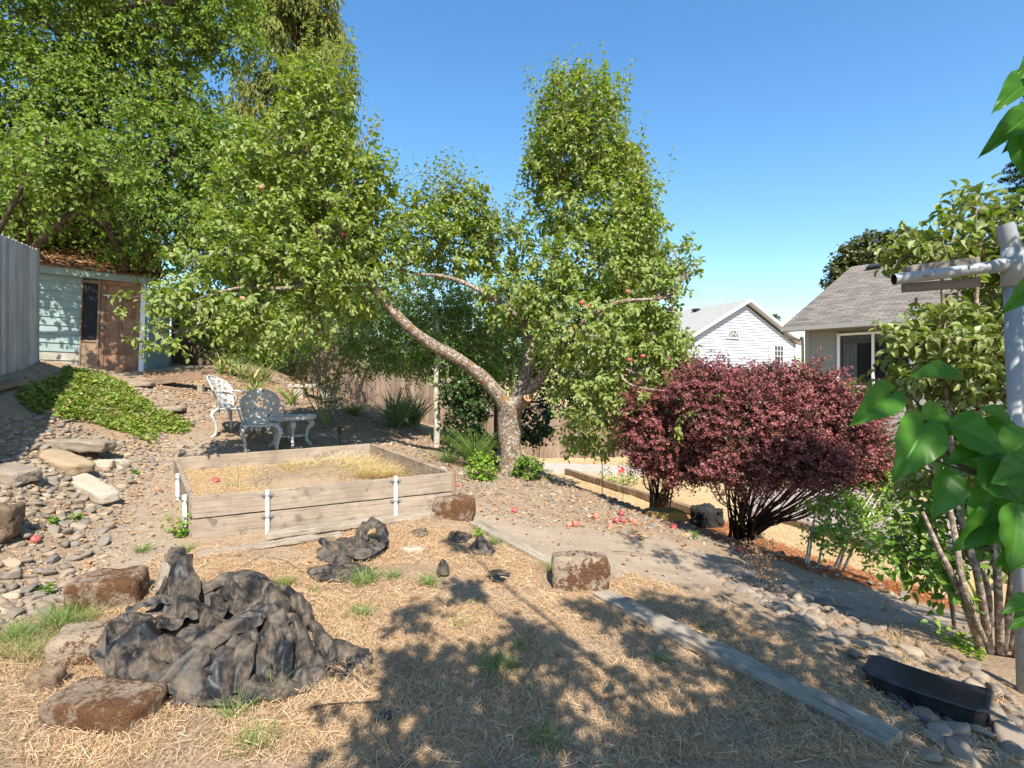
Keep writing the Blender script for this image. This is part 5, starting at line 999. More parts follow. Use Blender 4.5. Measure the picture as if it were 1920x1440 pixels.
def chair(label, loc, rz, scale=1.0, lean=.25):
    rt = empty('garden_chair', loc, rz); rt.scale = (scale,) * 3; tag(rt, label, 'chair', 'white cast metal garden chairs')
    m = MB(); outl = lambda u, v: np.abs(u) <= (.72 + .28 * np.sin(np.clip(v, 0, 1) * 2.2)) * np.sqrt(np.clip(1 - np.clip((v - .55) / .45, 0, 1) ** 2.2, 0, 1)) + 0.0
    hole = lambda u, v: ((np.sin(np.abs(u) * 13 + v * 9) * np.sin(v * 21 - np.abs(u) * 6) > .42) & (np.abs(u) < .75) & (v > .12) & (v < .85)) | ((np.abs(u) < .16) & (np.abs(v - .55) < .09))
    plate(m, outl, 58, 58, .25, .48, lambda x, z: np.stack([x, .22 + z * lean + .12 * (x / .25) ** 2 * -1, .43 + z], -1), hole)
    bk = m.build('backrest', M_cast.m, rt); s_ = bk.modifiers.new('s', 'SOLIDIFY'); s_.thickness = .018; s_.offset = 0
    v = np.linspace(0, 1, 24); r_ = (.72 + .28 * np.sin(v * 2.2)) * np.sqrt(np.clip(1 - np.clip((v - .55) / .45, 0, 1) ** 2.2, 0, 1)) * .25; pr = [(-a, .22 + b * .48 * lean - .12 * (a / .25) ** 2, .43 + b * .48) for a, b in zip(r_, v)] + [(a, .22 + b * .48 * lean - .12 * (a / .25) ** 2, .43 + b * .48) for a, b in zip(r_[::-1][1:], v[::-1][1:])]
    m = MB(); m.tube(pr, .013, 8); m.build('back_frame', M_cast.m, rt, True)
    m = MB(); plate(m, lambda u, v: u ** 2 + ((v - .5) * 2) ** 2 <= 1.02, 44, 44, .24, .48, lambda x, y: np.stack([x, y - .24, np.full(x.shape, .43)], -1), lambda u, v: ((np.sin(u * 17) * np.sin(v * 26) > .55)) & (u ** 2 + ((v - .5) * 2) ** 2 < .7))
    st_ = m.build('seat', M_cast.m, rt); s_ = st_.modifiers.new('s', 'SOLIDIFY'); s_.thickness = .02
    m = MB(); th = np.linspace(0, 2 * np.pi, 30); m.tube([(.24 * math.cos(a), .24 * math.sin(a), .42) for a in th], .016, 8, False)
    for k in range(14): a = k * 2 * math.pi / 14; b = a + .22; m.tube(catmull([(.24 * math.cos(a), .24 * math.sin(a), .42), (.235 * math.cos((a + b) / 2), .235 * math.sin((a + b) / 2), .35), (.24 * math.cos(b), .24 * math.sin(b), .42)], 4), .008, 5)
    m.build('seat_apron', M_cast.m, rt, True)
    for sx in (-1, 1):
        for sy in (-1, 1):
            m = MB(); q = catmull([(.17 * sx, .17 * sy, .42), (.235 * sx, .235 * sy, .34), (.20 * sx, .20 * sy, .18), (.20 * sx, .20 * sy, .06), (.24 * sx, .24 * sy, .0)], 5); m.tube(q, np.interp(np.linspace(0, 1, len(q)), [0, .25, .7, 1], [.026, .03, .016, .022]), 8); m.build('leg', M_cast.m, rt, True)
        m = MB(); q = catmull([(.22 * sx, .2, .68), (.29 * sx, .05, .66), (.28 * sx, -.12, .63), (.25 * sx, -.13, .52), (.22 * sx, -.05, .43)], 5); m.tube(q, .013, 8); m.build('armrest', M_cast.m, rt, True)
    return rt
g1 = ground_at(489, 7.45); chair('ornate white cast metal chair nearer the bed, its back beside the round table', V3(g1), math.radians(28), 1.0, .16)
g2 = ground_at(444, 8.0); chair('ornate white cast metal chair leaning back at the far left of the table', V3(g2), math.radians(88), 1.0, .42)
g3 = ground_at(545, 7.95); rt = empty('garden_table', V3(g3)); tag(rt, 'round white cast metal garden table with curved legs', 'table')
tz_ = (710 - 779) / F * 7.95 - g3[2]
m = MB(); th = np.linspace(0, 2 * np.pi, 49)[:-1]; V = [(0, 0, tz_)] + [(.36 * (1 + .015 * math.cos(a * 12)) * math.cos(a), .36 * (1 + .015 * math.cos(a * 12)) * math.sin(a), tz_) for a in th] + [(.36 * math.cos(a), .36 * math.sin(a), tz_ - .05) for a in th]
m.add(V, [np.array([[0, i_ + 1, (i_ + 1) % 48 + 1] for i_ in range(48)]), np.array([[i_ + 1, i_ + 49, (i_ + 1) % 48 + 49, (i_ + 1) % 48 + 1] for i_ in range(48)])]); m.build('tabletop', M_cast.m, rt)
for k in range(4):
    a = k * math.pi / 2 + .5; c_, s_ = math.cos(a), math.sin(a); m = MB(); q = catmull([(.2 * c_, .2 * s_, tz_ - .03), (.30 * c_, .30 * s_, tz_ - .12), (.24 * c_, .24 * s_, .25), (.22 * c_, .22 * s_, .1), (.29 * c_, .29 * s_, 0)], 5); m.tube(q, np.interp(np.linspace(0, 1, len(q)), [0, .25, .7, 1], [.03, .045, .02, .028]), 9); m.build('leg', M_cast.m, rt, True)
m = MB(); m.tube([(.2 * math.cos(a), .2 * math.sin(a), .16) for a in np.linspace(0, 6.283, 20)], .012, 6, False)
for k in range(8): a = k * math.pi / 4; m.tube([(0, 0, .16), (.2 * math.cos(a), .2 * math.sin(a), .16)], .008, 5)
m.build('lower_ring', M_cast.m, rt, True)

# pipe post with its arm and boards
M_dpvc = NT('dirty white pipe'); co = M_dpvc.coord(); M_dpvc.base(M_dpvc.mix(M_dpvc.ramp(M_dpvc.noise(co, 22, 6, .75), [(.54, 0.), (.72, .8)]), (.30, .325, .34), (.14, .15, .10)), .4, .4)
top = P(1884, 420, 2.95); knee = P(1898, 500, 2.95); bot = P(1925, 1290, 2.95); gz = Hf(bot[0], bot[1]); pp = empty('pipe_post', (bot[0], bot[1], gz)); tag(pp, 'tall white pipe post with a side arm at the right edge', 'post')
m = MB(); m.tube([top + [0, 0, 0], knee + [0, 0, .09]], .044, 20, False); m.tube([knee + [0, 0, -.10], np.array([bot[0], bot[1], gz - .1])], .040, 20); local(m, pp).build('pole', M_dpvc.m, pp, False)
m = MB(); m.tube([knee + [0, 0, .10], knee + [0, 0, -.11]], .050, 20); arm0 = P(1878, 498, 2.93); m.tube([knee + [0, 0, .02], P(1858, 501, 2.93)], [.042, .036], 18); local(m, pp).build('tee_fitting', M_dpvc.m, pp, False)
a0 = P(1880, 498, 2.94); a1 = P(1676, 524, 3.02); m = MB(); m.tube([a0, a1], .031, 20, False); arm = local(m, pp).build('arm', M_dpvc.m, pp, False)
m = MB(); m.tube([a1, a0], .0275, 20, False); local(m, pp).build('arm_inside', M_darkm, pp)
for ob in pp.children:
    for pl in ob.data.polygons: pl.use_smooth = len(pl.vertices) == 4
board('board', P(1697, 509, 3.08), P(1834, 492, 3.02), .045, .058, wood_mat('grey clamp board', (.19, .165, .145), (.26, .23, .20), (.12, .10, .09), 1.5), pp)
bd = board('board', P(1693, 540, 3.08), P(1835, 530, 3.02), .045, .05, bpy.data.materials['grey clamp board'], pp)
for q in ((1820, 497), (1745, 515)): m = MB(); c_ = P(*q, 2.93); m.tube([c_ + [0, .08, 0], c_ + [0, -.012, .0]], .006, 8); local(m, pp).build('bolt', M_metal, pp)

# black bait box at the bottom right
c = at(1735, 1318); bb = empty('plastic_box', V3(c + [0, 0, .01]), -.80); bb.scale = (1.08, 1.2, 1.15); tag(bb, 'black curved plastic box with a round opening lying on stones at the bottom right', 'box')
xs = np.linspace(-.235, .235, 26); prof = lambda x: (.062 + .018 * np.cos(x * 6), ) 
def outline(gr=0.0):
    pts = []
    for x in xs: pts.append((x * (1 + gr * 2), -.115 - .02 * math.cos(x * 6.5) - gr * .3 if abs(x) < .2 else -.115 - .02 * math.cos(x * 6.5) * 1 + (abs(x) - .2) * .8 - gr * .3))
    for x in xs[::-1]: pts.append((x * (1 + gr * 2), .10 - .03 * math.cos(x * 6.5) * .8 + gr * .3 - ((abs(x) - .2) * .9 if x < -.2 else 0)))
    return np.array(pts)
M_blk = NT('black plastic'); co = M_blk.coord(); M_blk.base((.012, .014, .02), M_blk.ramp(M_blk.noise(co, 30, 4), [(.3, .3), (.7, .5)]) if False else .38, .5)
M_blk.base(M_blk.mix(M_blk.ramp(M_blk.noise(co, 12, 6, .7), [(.5, 0.), (.8, .35)]), (.012, .014, .02), (.12, .10, .09)), .36, .5)
def loft(m, rings):
    k = len(rings[0]); V = np.concatenate(rings); fs = [np.array([[r * k + i_, r * k + (i_ + 1) % k, (r + 1) * k + (i_ + 1) % k, (r + 1) * k + i_] for i_ in range(k)]) for r in range(len(rings) - 1)]; fs.append(np.array([list(range((len(rings) - 1) * k, len(rings) * k))])); m.add(V, fs)
ol = outline(); m = MB(); loft(m, [np.column_stack([ol * .94, np.full(len(ol), 0.)]), np.column_stack([ol * .96, np.full(len(ol), .085)])]); m.build('body', M_blk.m, bb)
m = MB(); loft(m, [np.column_stack([ol * 1.0, np.full(len(ol), .082)]), np.column_stack([ol * 1.02, np.full(len(ol), .092)]), np.column_stack([ol * 1.0, np.full(len(ol), .100)]), np.column_stack([ol * .93, np.full(len(ol), .103)]), np.column_stack([ol * .90, np.full(len(ol), .099)])]); bevel(m.build('lid', M_blk.m, bb), .002)
m = MB(); a = np.linspace(0, 2 * np.pi, 21)[:-1]; m.add([(.2285, .0 + .032 * math.cos(x), .042 + .032 * math.sin(x)) for x in a], np.array([list(range(20))])); m.build('opening', flat_mat('opening dark', (.002, .002, .002), .9, .0), bb)
m = MB(); m.tube([(.229, .034 * math.cos(x), .042 + .034 * math.sin(x)) for x in np.linspace(0, 2 * np.pi, 25)], .0035, 6, False); m.build('opening_rim', M_blk.m, bb)
m = MB(); q = [at(*p_) + [0, 0, .02] for p_ in ((1660, 1300), (1700, 1340), (1780, 1390))]; m.tube(catmull(q, 4), .012, 6); o = m.build('grey_pipe', flat_mat('grey strip', (.09, .10, .11), .6, .2)); tag(o, 'dark grey strip lying in the dry grass in front of the black box', 'strip')

# shepherd hooks, flame ornament, solar lamp
for px, py, tp_, lab in ((1129, 936, 868, 'left thin dark garden stake rising from the crest'), (1168, 938, 872, 'right thin dark garden stake beside the red flower')):
    c = at(px, py); z1 = (HZ - tp_) / F * c[1]; m = MB(); m.tube([c + [0, 0, -.05], [c[0], c[1], z1]], .006, 6); hk = catmull([[c[0], c[1], z1 - .02], [c[0] - .03, c[1], z1 + .05], [c[0] - .10, c[1], z1 + .03], [c[0] - .11, c[1], z1 - .02]], 4); m.tube(hk, .005, 6); o = m.build('garden_stake', M_darkm, smooth=True); tag(o, lab, 'stake', 'thin garden stakes')
c = at(832, 850); rt = empty('garden_ornament', V3(c)); tag(rt, 'amber flame-shaped garden ornament on a dark stake beside the pale trunk', 'ornament')
m = MB(); m.tube([(0, 0, -.05), (0, 0, .16)], .005, 6); m.build('stake', M_darkm, rt)
m = MB(); q = [(0, 0, .14), (0, 0, .17), (0, 0, .22), (.005, 0, .28), (.01, 0, .34), (.0, 0, .41)]; m.tube(q, [.01, .035, .045, .035, .018, .003], 10); m.build('flame', flat_mat('amber glass', (.38, .13, .03), .25, .4, 14, .6), rt, True)
c = at(637, 838); rt = empty('solar_lamp', V3(c)); tag(rt, 'small black solar path lamp in the rocks behind the bed', 'lamp')
m = MB(); m.tube([(0, 0, -.05), (0, 0, .2)], .008, 6); m.build('stake', M_darkm, rt); m = MB(); m.tube([(0, 0, .2), (0, 0, .27)], .03, 10); m.tube([(0, 0, .27), (0, 0, .285), (0, 0, .30)], [.05, .045, .015], 12); m.build('lamp_head', M_darkm, rt)
# red flowers on the lower bed
p0 = lowpt(1152, 905, -2.5); rt = empty('flower_plant', (p0[0], p0[1], -2.5)); tag(rt, 'plant with a bright red flower behind the thin stakes', 'flower')
m = MB(); fm = MB(); n = 26; st = np.tile([0., 0, 0], (n, 1)) + rng.normal(size=(n, 3)) * [.3, .15, 0]; leafy(m, m, st, unit(rng.normal(size=(n, 3)) * .4 + [0, 0, 1]), rng.uniform(.2, .45, n), K=8, lsize=.07)
for k in range(12): V, Fa = leaf_geo(LEAF4, np.array([[.12 + rng.normal() * .03, -.15, .33 + rng.normal() * .03]]), rng.normal(size=(1, 3)), np.array([[0, -1., .3]]), np.array([.07]), 1.2); fm.add(V, Fa)
m.build('foliage', M_bright, rt); fm.build('petals', flat_mat('red petal', (.62, .02, .02), .6, .1), rt)
# ---------------------------------------------------------------- stones
t = NT('river stone'); co = t.coord(); isl = t.island()
c = t.ramp(isl, [(.04, (.17, .14, .11)), (.22, (.28, .22, .16)), (.38, (.12, .11, .10)), (.52, (.34, .26, .18)), (.68, (.19, .175, .15)), (.82, (.24, .17, .12)), (.96, (.37, .30, .22))])
t.base(t.mix(t.ramp(t.noise(t.coord((1, 1, 1), 'Generated'), 9, 5, .7), [(.40, .0), (.75, .45)]), c, (.32, .26, .20)), .8, .3); t.bump(t.noise(t.coord((1, 1, 1), 'Generated'), 14, 5, .7), .35, .01); M_stone = t.m
import bmesh
def ico(sub):
    b = bmesh.new(); bmesh.ops.create_icosphere(b, subdivisions=sub, radius=1); b.verts.ensure_lookup_table(); V = np.array([v.co[:] for v in b.verts]); Fa = np.array([[v.index for v in f.verts] for f in b.faces]); b.free(); return V, Fa
I3, I2 = ico(3), ico(2)
def stone_v(base, seed):
    V = base.copy(); r = np.random.default_rng(seed)
    for _ in range(8):
        a = unit(r.normal(size=3)); k = V @ a; V = V - np.outer(np.clip(k - r.uniform(.35, .78), 0, None) * .9, a)
    V *= 1 + .07 * np.sin(V @ r.normal(size=3) * 2.2 + r.uniform(0, 6))[:, None]; return V * np.array([1, r.uniform(.62, .9), r.uniform(.4, .62)])
temps = []
for k in range(8):
    m = MB(); m.add(stone_v(I3[0], k), I3[1]); o = m.build('river_stone', M_stone, smooth=True); temps.append(o.data); bpy.data.objects.remove(o)
lowt = [stone_v(I2[0], 50 + k) for k in range(8)]
regions = [  # polygon, count, radius range, label, group
    ([(-60, 800), (100, 775), (230, 830), (300, 800), (330, 850), (250, 900), (225, 960), (190, 1050), (120, 1140), (-60, 1200)], 3600, (.018, .075), 'grey-brown river stone in the left stony bank', 'river stones in the left bank'),
    ([(230, 720), (380, 730), (560, 760), (700, 850), (620, 860), (600, 800), (450, 790), (330, 800)], 1300, (.02, .075), 'rounded river stone on the slope behind the raised bed', 'river stones behind the raised bed'),
    ([(390, 690), (520, 700), (700, 770), (640, 800), (560, 770), (400, 740)], 900, (.02, .065), 'rounded river stone on the slope behind the raised bed', 'river stones behind the raised bed'),
    ([(620, 740), (700, 760), (850, 850), (900, 870), (870, 930), (845, 900), (700, 850)], 900, (.02, .07), 'rounded river stone on the slope behind the raised bed', 'river stones behind the raised bed'),
    ([(850, 875), (940, 880), (1010, 885), (1110, 930), (1230, 965), (1330, 990), (1330, 1030), (1210, 990), (1100, 975), (1000, 950), (920, 925), (860, 935)], 1700, (.018, .06), 'small rounded stone on the rocky strip between the apple trunk and the gravel path', 'stones below the apple tree'),
    ([(1330, 990), (1560, 1070), (1700, 1115), (1700, 1125), (1560, 1085), (1330, 1020)], 320, (.02, .06), 'stone in the edging row along the far side of the path', 'stones on the far path edge'),
    ([(1340, 1075), (1420, 1085), (1560, 1130), (1680, 1190), (1800, 1250), (1920, 1330), (2000, 1440), (1740, 1440), (1690, 1300), (1600, 1230), (1480, 1160), (1380, 1110)], 900, (.03, .085), 'smooth river stone in the lower right stony band', 'river stones at the lower right')]
cand = []
for pts, n, (r0, r1), lab, grp in regions:
    p = poly(pts); q = scatter(p, n); r = r0 + (r1 - r0) * rng.uniform(0, 1, n) ** 2.2
    g_ = vn(q[:, 0] * 2.2 + 5, q[:, 1] * 2.2, 77); keep = rng.uniform(0, 1, n) < .35 + g_ * 1.1
    # drop stones deep inside larger ones
    order = np.argsort(-r); kept = []
    for a in order:
        if not keep[a]: continue
        if kept:
            kk = np.array(kept); dd = np.hypot(q[kk, 0] - q[a, 0], q[kk, 1] - q[a, 1])
            if (dd < (r[kk] + r[a]) * .50).any(): continue
        kept.append(a)
    for a in kept: cand.append((q[a, 0], q[a, 1], r[a], lab, grp))
for (px, py, r, lab) in ((1365, 1100, .085, 'big flat grey stone at the near edge of the path, leftmost of its row'), (1440, 1095, .06, 'grey stone beside the dry seedy weed'), (1325, 1108, .04, 'small oval stone lying apart in the straw'), (1585, 1340, .03, 'small stone at the tip of the black box'), (1858, 1350, .12, 'large pale speckled boulder just right of the black box opening'),
    (1830, 1300, .085, 'dark rounded stone behind the large pale boulder'), (1790, 1255, .07, 'grey stone behind the middle of the black box'), (1740, 1225, .07, 'stone behind the left part of the black box'), (1660, 1215, .075, 'brown stone up-slope from the left end of the black box'), (1880, 1310, .07, 'stone between the pipe post and the large pale boulder'), (1895, 1400, .11, 'large stone in the bottom right corner'), (1800, 1420, .09, 'stone at the bottom edge below the black box')):
    c_ = at(px, py); cand.append((c_[0], c_[1], r, lab, None))
bedx = bedp.mean(0) + (bedp - bedp.mean(0)) * 1.06
cand = [c_ for c_ in cand if not inpoly(np.array([c_[0]]), np.array([c_[1]]), bedx)[0]]
cand.sort(key=lambda c_: -c_[2] / math.hypot(c_[0], c_[1]))
inframe = lambda c_: abs(c_[0] / c_[1]) < .97
big = [c_ for c_ in cand if inframe(c_)][:300]; bs = set(id(c_) for c_ in big); rest = [c_ for c_ in cand if id(c_) not in bs]
for k, (x, y, r, lab, grp) in enumerate(big):
    ppx = 960 + x / y * F; ppy = HZ - Hf(x, y) / y * F
    if grp == 'river stones at the lower right': lab += ', near the dry seedy weed' if ppx < 1500 else (', up-slope of the black box' if ppy < 1240 else ', around the black box')
    elif grp == 'river stones in the left bank': lab += ', in fence shade' if ppx < 75 and ppy < 1000 else (', around the broken slabs' if ppy < 930 else (', below the long pale slab' if ppy < 1040 else ', above the mossy blocks'))
    if grp in ('river stones at the lower right', 'river stones in the left bank') and r > .062: lab = 'large ' + lab
    o = bpy.data.objects.new('river_stone', temps[k % 8]); col.objects.link(o); o.location = (x, y, Hf(x, y) + r * rng.uniform(-.02, .2)); o.scale = (r, r * rng.uniform(.85, 1.1), r); o.rotation_euler = (rng.normal() * .25, rng.normal() * .25, rng.uniform(0, 6.28)); tag(o, lab, 'stone', grp)
m = MB(); hx = H(np.array([c_[0] for c_ in rest]), np.array([c_[1] for c_ in rest]))
for k, (x, y, r, *_r) in enumerate(rest):
    a = rng.uniform(0, 6.28); V = lowt[k % 8] * r; R = np.array([[math.cos(a), -math.sin(a), 0], [math.sin(a), math.cos(a), 0], [0, 0, 1]]); m.add(V @ R.T + [x, y, hx[k] + r * .1], I2[1])
# fine gravel of the paths
def pebbles(p, n, r0, r1):
    q = scatter(p, n); z = H(q[:, 0], q[:, 1]); B = np.array([(1, 0, 0), (-1, 0, 0), (0, 1, 0), (0, -1, 0), (0, 0, 1), (0, 0, -.5)]); Fa = np.array([(0, 2, 4), (2, 1, 4), (1, 3, 4), (3, 0, 4)])
    r = rng.uniform(r0, r1, n); J = rng.uniform(.6, 1.2, (n, 6, 1)); V = B[None] * J * r[:, None, None]; V[..., 2] *= .6; a = rng.uniform(0, 6, n)
    X = V[..., 0] * np.cos(a)[:, None] - V[..., 1] * np.sin(a)[:, None]; Y = V[..., 0] * np.sin(a)[:, None] + V[..., 1] * np.cos(a)[:, None]
    m.add(np.stack([X + q[:, 0:1], Y + q[:, 1:2], V[..., 2] + z[:, None]], -1).reshape(-1, 3), (Fa[None] + (np.arange(n) * 6)[:, None, None]).reshape(-1, 3))
pebbles(path_p, 9000, .003, .008); pebbles(lpath_p, 7000, .003, .012); pebbles(poly([(-60, 800), (230, 820), (330, 850), (200, 1100), (-60, 1200)]), 5000, .006, .02); pebbles(poly([(300, 740), (700, 780), (900, 880), (1300, 1000), (1200, 1000), (850, 950), (600, 870), (450, 840), (300, 820)]), 7000, .006, .02)
o = m.build('gravel', M_stone, smooth=True); tag(o, 'small stones and gravel filling the banks and paths', 'gravel', kind='stuff')

# ---------------------------------------------------------------- dry straw, tufts, litter
SH1 = [(170, 1230), (200, 1185), (290, 1160), (300, 1120), (350, 1115), (390, 1150), (450, 1135), (520, 1150), (570, 1210), (625, 1250), (600, 1290), (520, 1325), (440, 1345), (370, 1335), (290, 1320), (220, 1300), (180, 1270)]
SH2 = [(598, 1035), (640, 1015), (680, 1008), (728, 1018), (724, 1040), (690, 1058), (640, 1062), (600, 1052)]
SH3 = [(575, 1072), (640, 1060), (690, 1067), (700, 1085), (650, 1097), (590, 1094)]
SHP = [poly(SH1), poly(SH2), poly(SH3)]
m = MB()
def straws(p, n, L0, L1, w0, w1, rise, patchy=0.0):
    q = scatter(p, n)
    for sp__ in SHP: q = q[pdist(q[:, 0], q[:, 1], sp__) < .02]
    if patchy: q = q[rng.uniform(0, 1, len(q)) < np.clip(vn(q[:, 0] * 3, q[:, 1] * 3, 31) * 1.8 - .3 + (1 - patchy), 0, 1)]
    n = len(q); lying(m, np.column_stack([q, rng.uniform(.001, .012, n)]), rng.uniform(L0, L1, n), rng.uniform(w0, w1, n), rng.uniform(0, 6.28, n), rng.uniform(0, rise, n))
near_p = poly([(-60, 1240), (180, 1140), (1130, 1125), (1640, 1365), (1720, 1440), (-60, 1440)])
straws(straw_p, 52000, .02, .10, .0012, .0028, .03, .85); straws(near_p, 70000, .012, .065, .0008, .0016, .035, .75); straws(straw2_p, 9000, .02, .09, .0012, .0025, .03, .6); straws(near_p, 160, .10, .28, .0014, .0024, .05)
straws(poly([(1640, 1330), (1560, 1230), (1480, 1180), (1700, 1230), (1900, 1290), (1920, 1440), (1700, 1440)]), 5000, .02, .09, .0012, .0025, .03, .5)
straws(poly([(-60, 780), (330, 800), (330, 1000), (200, 1080), (-60, 1180)]), 5000, .02, .09, .0015, .003, .02, .6)
# short upright dead stubble
q = scatter(straw_p, 9000); q = q[rng.uniform(0, 1, len(q)) < vn(q[:, 0] * 2, q[:, 1] * 2, 9) * 1.3 - .1]; n = len(q); grass(m, np.column_stack([q, H(q[:, 0], q[:, 1])]), rng.uniform(.02, .06, n), rng.uniform(.0012, .0024, n), rng.normal(size=(n, 3)) * [.7, .7, 0], curl=.7)
for (px, py, sp_, nn, hh) in ((790, 990, .30, 500, .1), (1250, 1130, .16, 420, .09), (1360, 1160, .25, 700, .1), (1500, 1230, .2, 400, .09), (1560, 1170, .15, 300, .1), (1700, 1210, .22, 600, .14), (1400, 1215, .2, 400, .1), (250, 1110, .18, 500, .08), (60, 1230, .3, 600, .1), (1040, 1130, .15, 250, .06), (900, 1230, .4, 700, .07), (1150, 1290, .4, 700, .07)):
    c_ = at(px, py); q = c_[:2] + rng.normal(size=(nn, 2)) * sp_ * .5; grass(m, np.column_stack([q, H(q[:, 0], q[:, 1])]), rng.uniform(.5, 1.2, nn) * hh, rng.uniform(.0015, .0028, nn), rng.normal(size=(nn, 3)) * [.9, .9, 0], curl=.9)
o = m.build('straw', M_straw); tag(o, 'dry tan straw and dead grass covering the foreground', 'straw', kind='stuff')
# dry lawn blades in the lower yard
m = MB(); lp = np.array([lowpt(*q) for q in ((1035, 892), (1250, 900), (1310, 960), (1440, 970), (1640, 1035), (1620, 1100), (1300, 1010), (1200, 975))]); q = scatter(lp, 12000); n = len(q)
grass(m, np.column_stack([q, H(q[:, 0], q[:, 1])]), rng.uniform(.02, .05, n), np.full(n, .006), rng.normal(size=(n, 3)) * [.6, .6, 0]); o = m.build('dry_lawn', M_straw); tag(o, 'short dry yellow lawn grass in the lower yard', 'grass', kind='stuff')
# green tufts
tufts = [(350, 1150 - 50, .10, 0), (455, 1085, .07, 160, .06, 'thin green grass tuft behind the plastic heap'), (533, 1098, .07, 200, .09, 'green grass tuft right behind the plastic heap'), (683, 1098, .10, 260, .15, 'tall bright green grass tuft in front of the crumpled plastic'), (735, 1085, .06, 120, .09, 'small green tuft right of the tallest tuft'),
         (803, 1100, .07, 190, .10, 'green tuft with a dark plastic scrap in it'), (678, 1158, .09, 240, .09, 'green tuft in open straw below the tallest tuft'), (570, 1170, .08, 110, .08, 'sparse green tuft right of the plastic heap'), (935, 1262, .10, 260, .12, 'dark green grass tuft in tree shade, centre bottom'), (975, 1220, .04, 90, .08, 'small green tuft just right of the shaded tuft'),
         (890, 1135, .05, 60, .05, 'tiny tuft in straw near the centre'), (1036, 1075, .04, 110, .15, 'green grass tuft at the left side of the mossy block'), (1060, 1105, .05, 70, .07, 'grass tuft at the foot of the mossy block'), (1215, 1170, .05, 90, .06, 'green tuft at the left edge of the long plank'), (1240, 1245, .06, 90, .06, 'green tuft in shade left of the long plank'),
         (120, 1180, .16, 520, .16, 'large bright green grass clump left of the plastic heap'), (60, 1230, .2, 420, .12, 'grass clump at the left edge below the large clump'), (30, 1200, .15, 300, .13, 'grass patch touching the left edge'), (160, 1140, .08, 200, .12, 'grass tuft against the topmost mossy block'),
         (268, 1035, .07, 110, .11, 'grass tuft on the dirt path before the raised bed'), (345, 1040, .06, 120, .12, 'grass tuft at the front left corner of the raised bed'), (925, 1022, .06, 130, .10, 'grass tuft beside the small black plastic scrap'), (1320, 1180, .05, 60, .08, 'thin tuft right of the long plank'), (1020, 1400, .08, 120, .09, 'grass tuft at the bottom edge'), (480, 1400, .1, 160, .1, 'grass tuft at the bottom edge below the plastic heap'),
         (862, 1180, .06, 70, .07, 'sparse grass tuft in the centre straw'), (1185, 1000, .03, 30, .05, 'tiny green weed at the gravel edge'), (590, 1110, .05, 70, .05, 'small tuft left of the crumpled plastic'), (440, 1350, .07, 90, .12, 'long green blades in front of the plastic heap'), (520, 1300, .05, 70, .12, 'green blades at the right foot of the plastic heap')]
for tdef in tufts[1:]:
    px, py, sp_, nn, hh, lab = tdef; c_ = at(px, py); m = MB(); q = c_[:2] + rng.normal(size=(nn, 2)) * sp_ * .45; nn2 = len(q); ln_ = np.column_stack([(q - c_[:2]) / sp_ * .7, np.zeros(nn2)]) + rng.normal(size=(nn2, 3)) * [.25, .25, 0]
    q = c_[:2] + (q - c_[:2]) * .8; grass(m, np.column_stack([q, H(q[:, 0], q[:, 1])]), rng.uniform(.5, 1.1, nn2) * hh, rng.uniform(.002, .0038, nn2), ln_, curl=.45); rt_ = m.build('grass_tuft', M_grass); tag(rt_, lab, 'grass tuft', 'green grass tufts')
# fallen leaves and bark mulch
def litter(name, lab, plist, mat, L0, L1):
    m = MB()
    for p, n in plist:
        q = scatter(p, n); z = H(q[:, 0], q[:, 1]) + rng.uniform(.002, .02, n); V, Fa = leaf_geo(LEAF4, np.column_stack([q, z]), rng.normal(size=(n, 3)) * [1, 1, .25], np.tile([0, 0, 1.], (n, 1)) + rng.normal(size=(n, 3)) * .35, rng.uniform(L0, L1, n), .9, 1.6); m.add(V, Fa)
    o = m.build(name, mat); tag(o, lab, 'litter', kind='stuff')
litter('leaf_litter', 'dry brown fallen leaves on the slopes and rocks', [(poly([(300, 740), (480, 700), (700, 760), (900, 870), (860, 940), (700, 850), (560, 830), (330, 800)]), 4200), (poly([(870, 880), (1300, 970), (1300, 1030), (860, 960)]), 1500), (poly([(-60, 700), (110, 680), (330, 800), (200, 1050), (-60, 1150)]), 1500), (poly([(260, 700), (420, 690), (560, 740), (480, 760), (300, 740)]), 2600), (poly([(380, 690), (520, 690), (700, 770), (620, 800), (400, 740)]), 2600), (straw_p, 130), (path_p, 220), (lpath_p, 160), (poly([(1040, 870), (1300, 890), (1240, 870), (1050, 862)]), 500)], M_litter, .022, .06)
litter('bark_mulch', 'orange-brown bark mulch along the crest in front of the barberries', [(mulch_p, 5200)], leaf_mat('mulch chip', [(.42, .16, .06), (.30, .10, .035), (.50, .22, .09), (.20, .07, .03)], trans=0, rough=.9), .012, .035)
# ground cover
gc = poly([(112, 705), (150, 692), (215, 712), (262, 748), (330, 785), (362, 800), (345, 815), (300, 812), (285, 838), (240, 815), (170, 795), (110, 790), (60, 775), (30, 745)]); q = scatter(gc, 15000); q = q[rng.uniform(0, 1, len(q)) < np.clip(vn(q[:, 0] * 4, q[:, 1] * 4, 3) * 1.5 + .25, 0, 1)]; n = len(q)
m = MB(); z = H(q[:, 0], q[:, 1]) + .10 * vn(q[:, 0] * 3, q[:, 1] * 3, 5) * rng.uniform(.1, 1, n); V, Fa = leaf_geo(LEAF7, np.column_stack([q, z]), rng.normal(size=(n, 3)) * [1, 1, .4] + [0, 0, .2], np.tile([0, -.2, 1.], (n, 1)) + rng.normal(size=(n, 3)) * .5, rng.uniform(.03, .065, n), 1.1, 1.5); m.add(V, Fa)
o = m.build('ground_cover', M_cover); tag(o, 'bright green leafy ground cover on the slope below the shed', 'ground cover', kind='stuff')

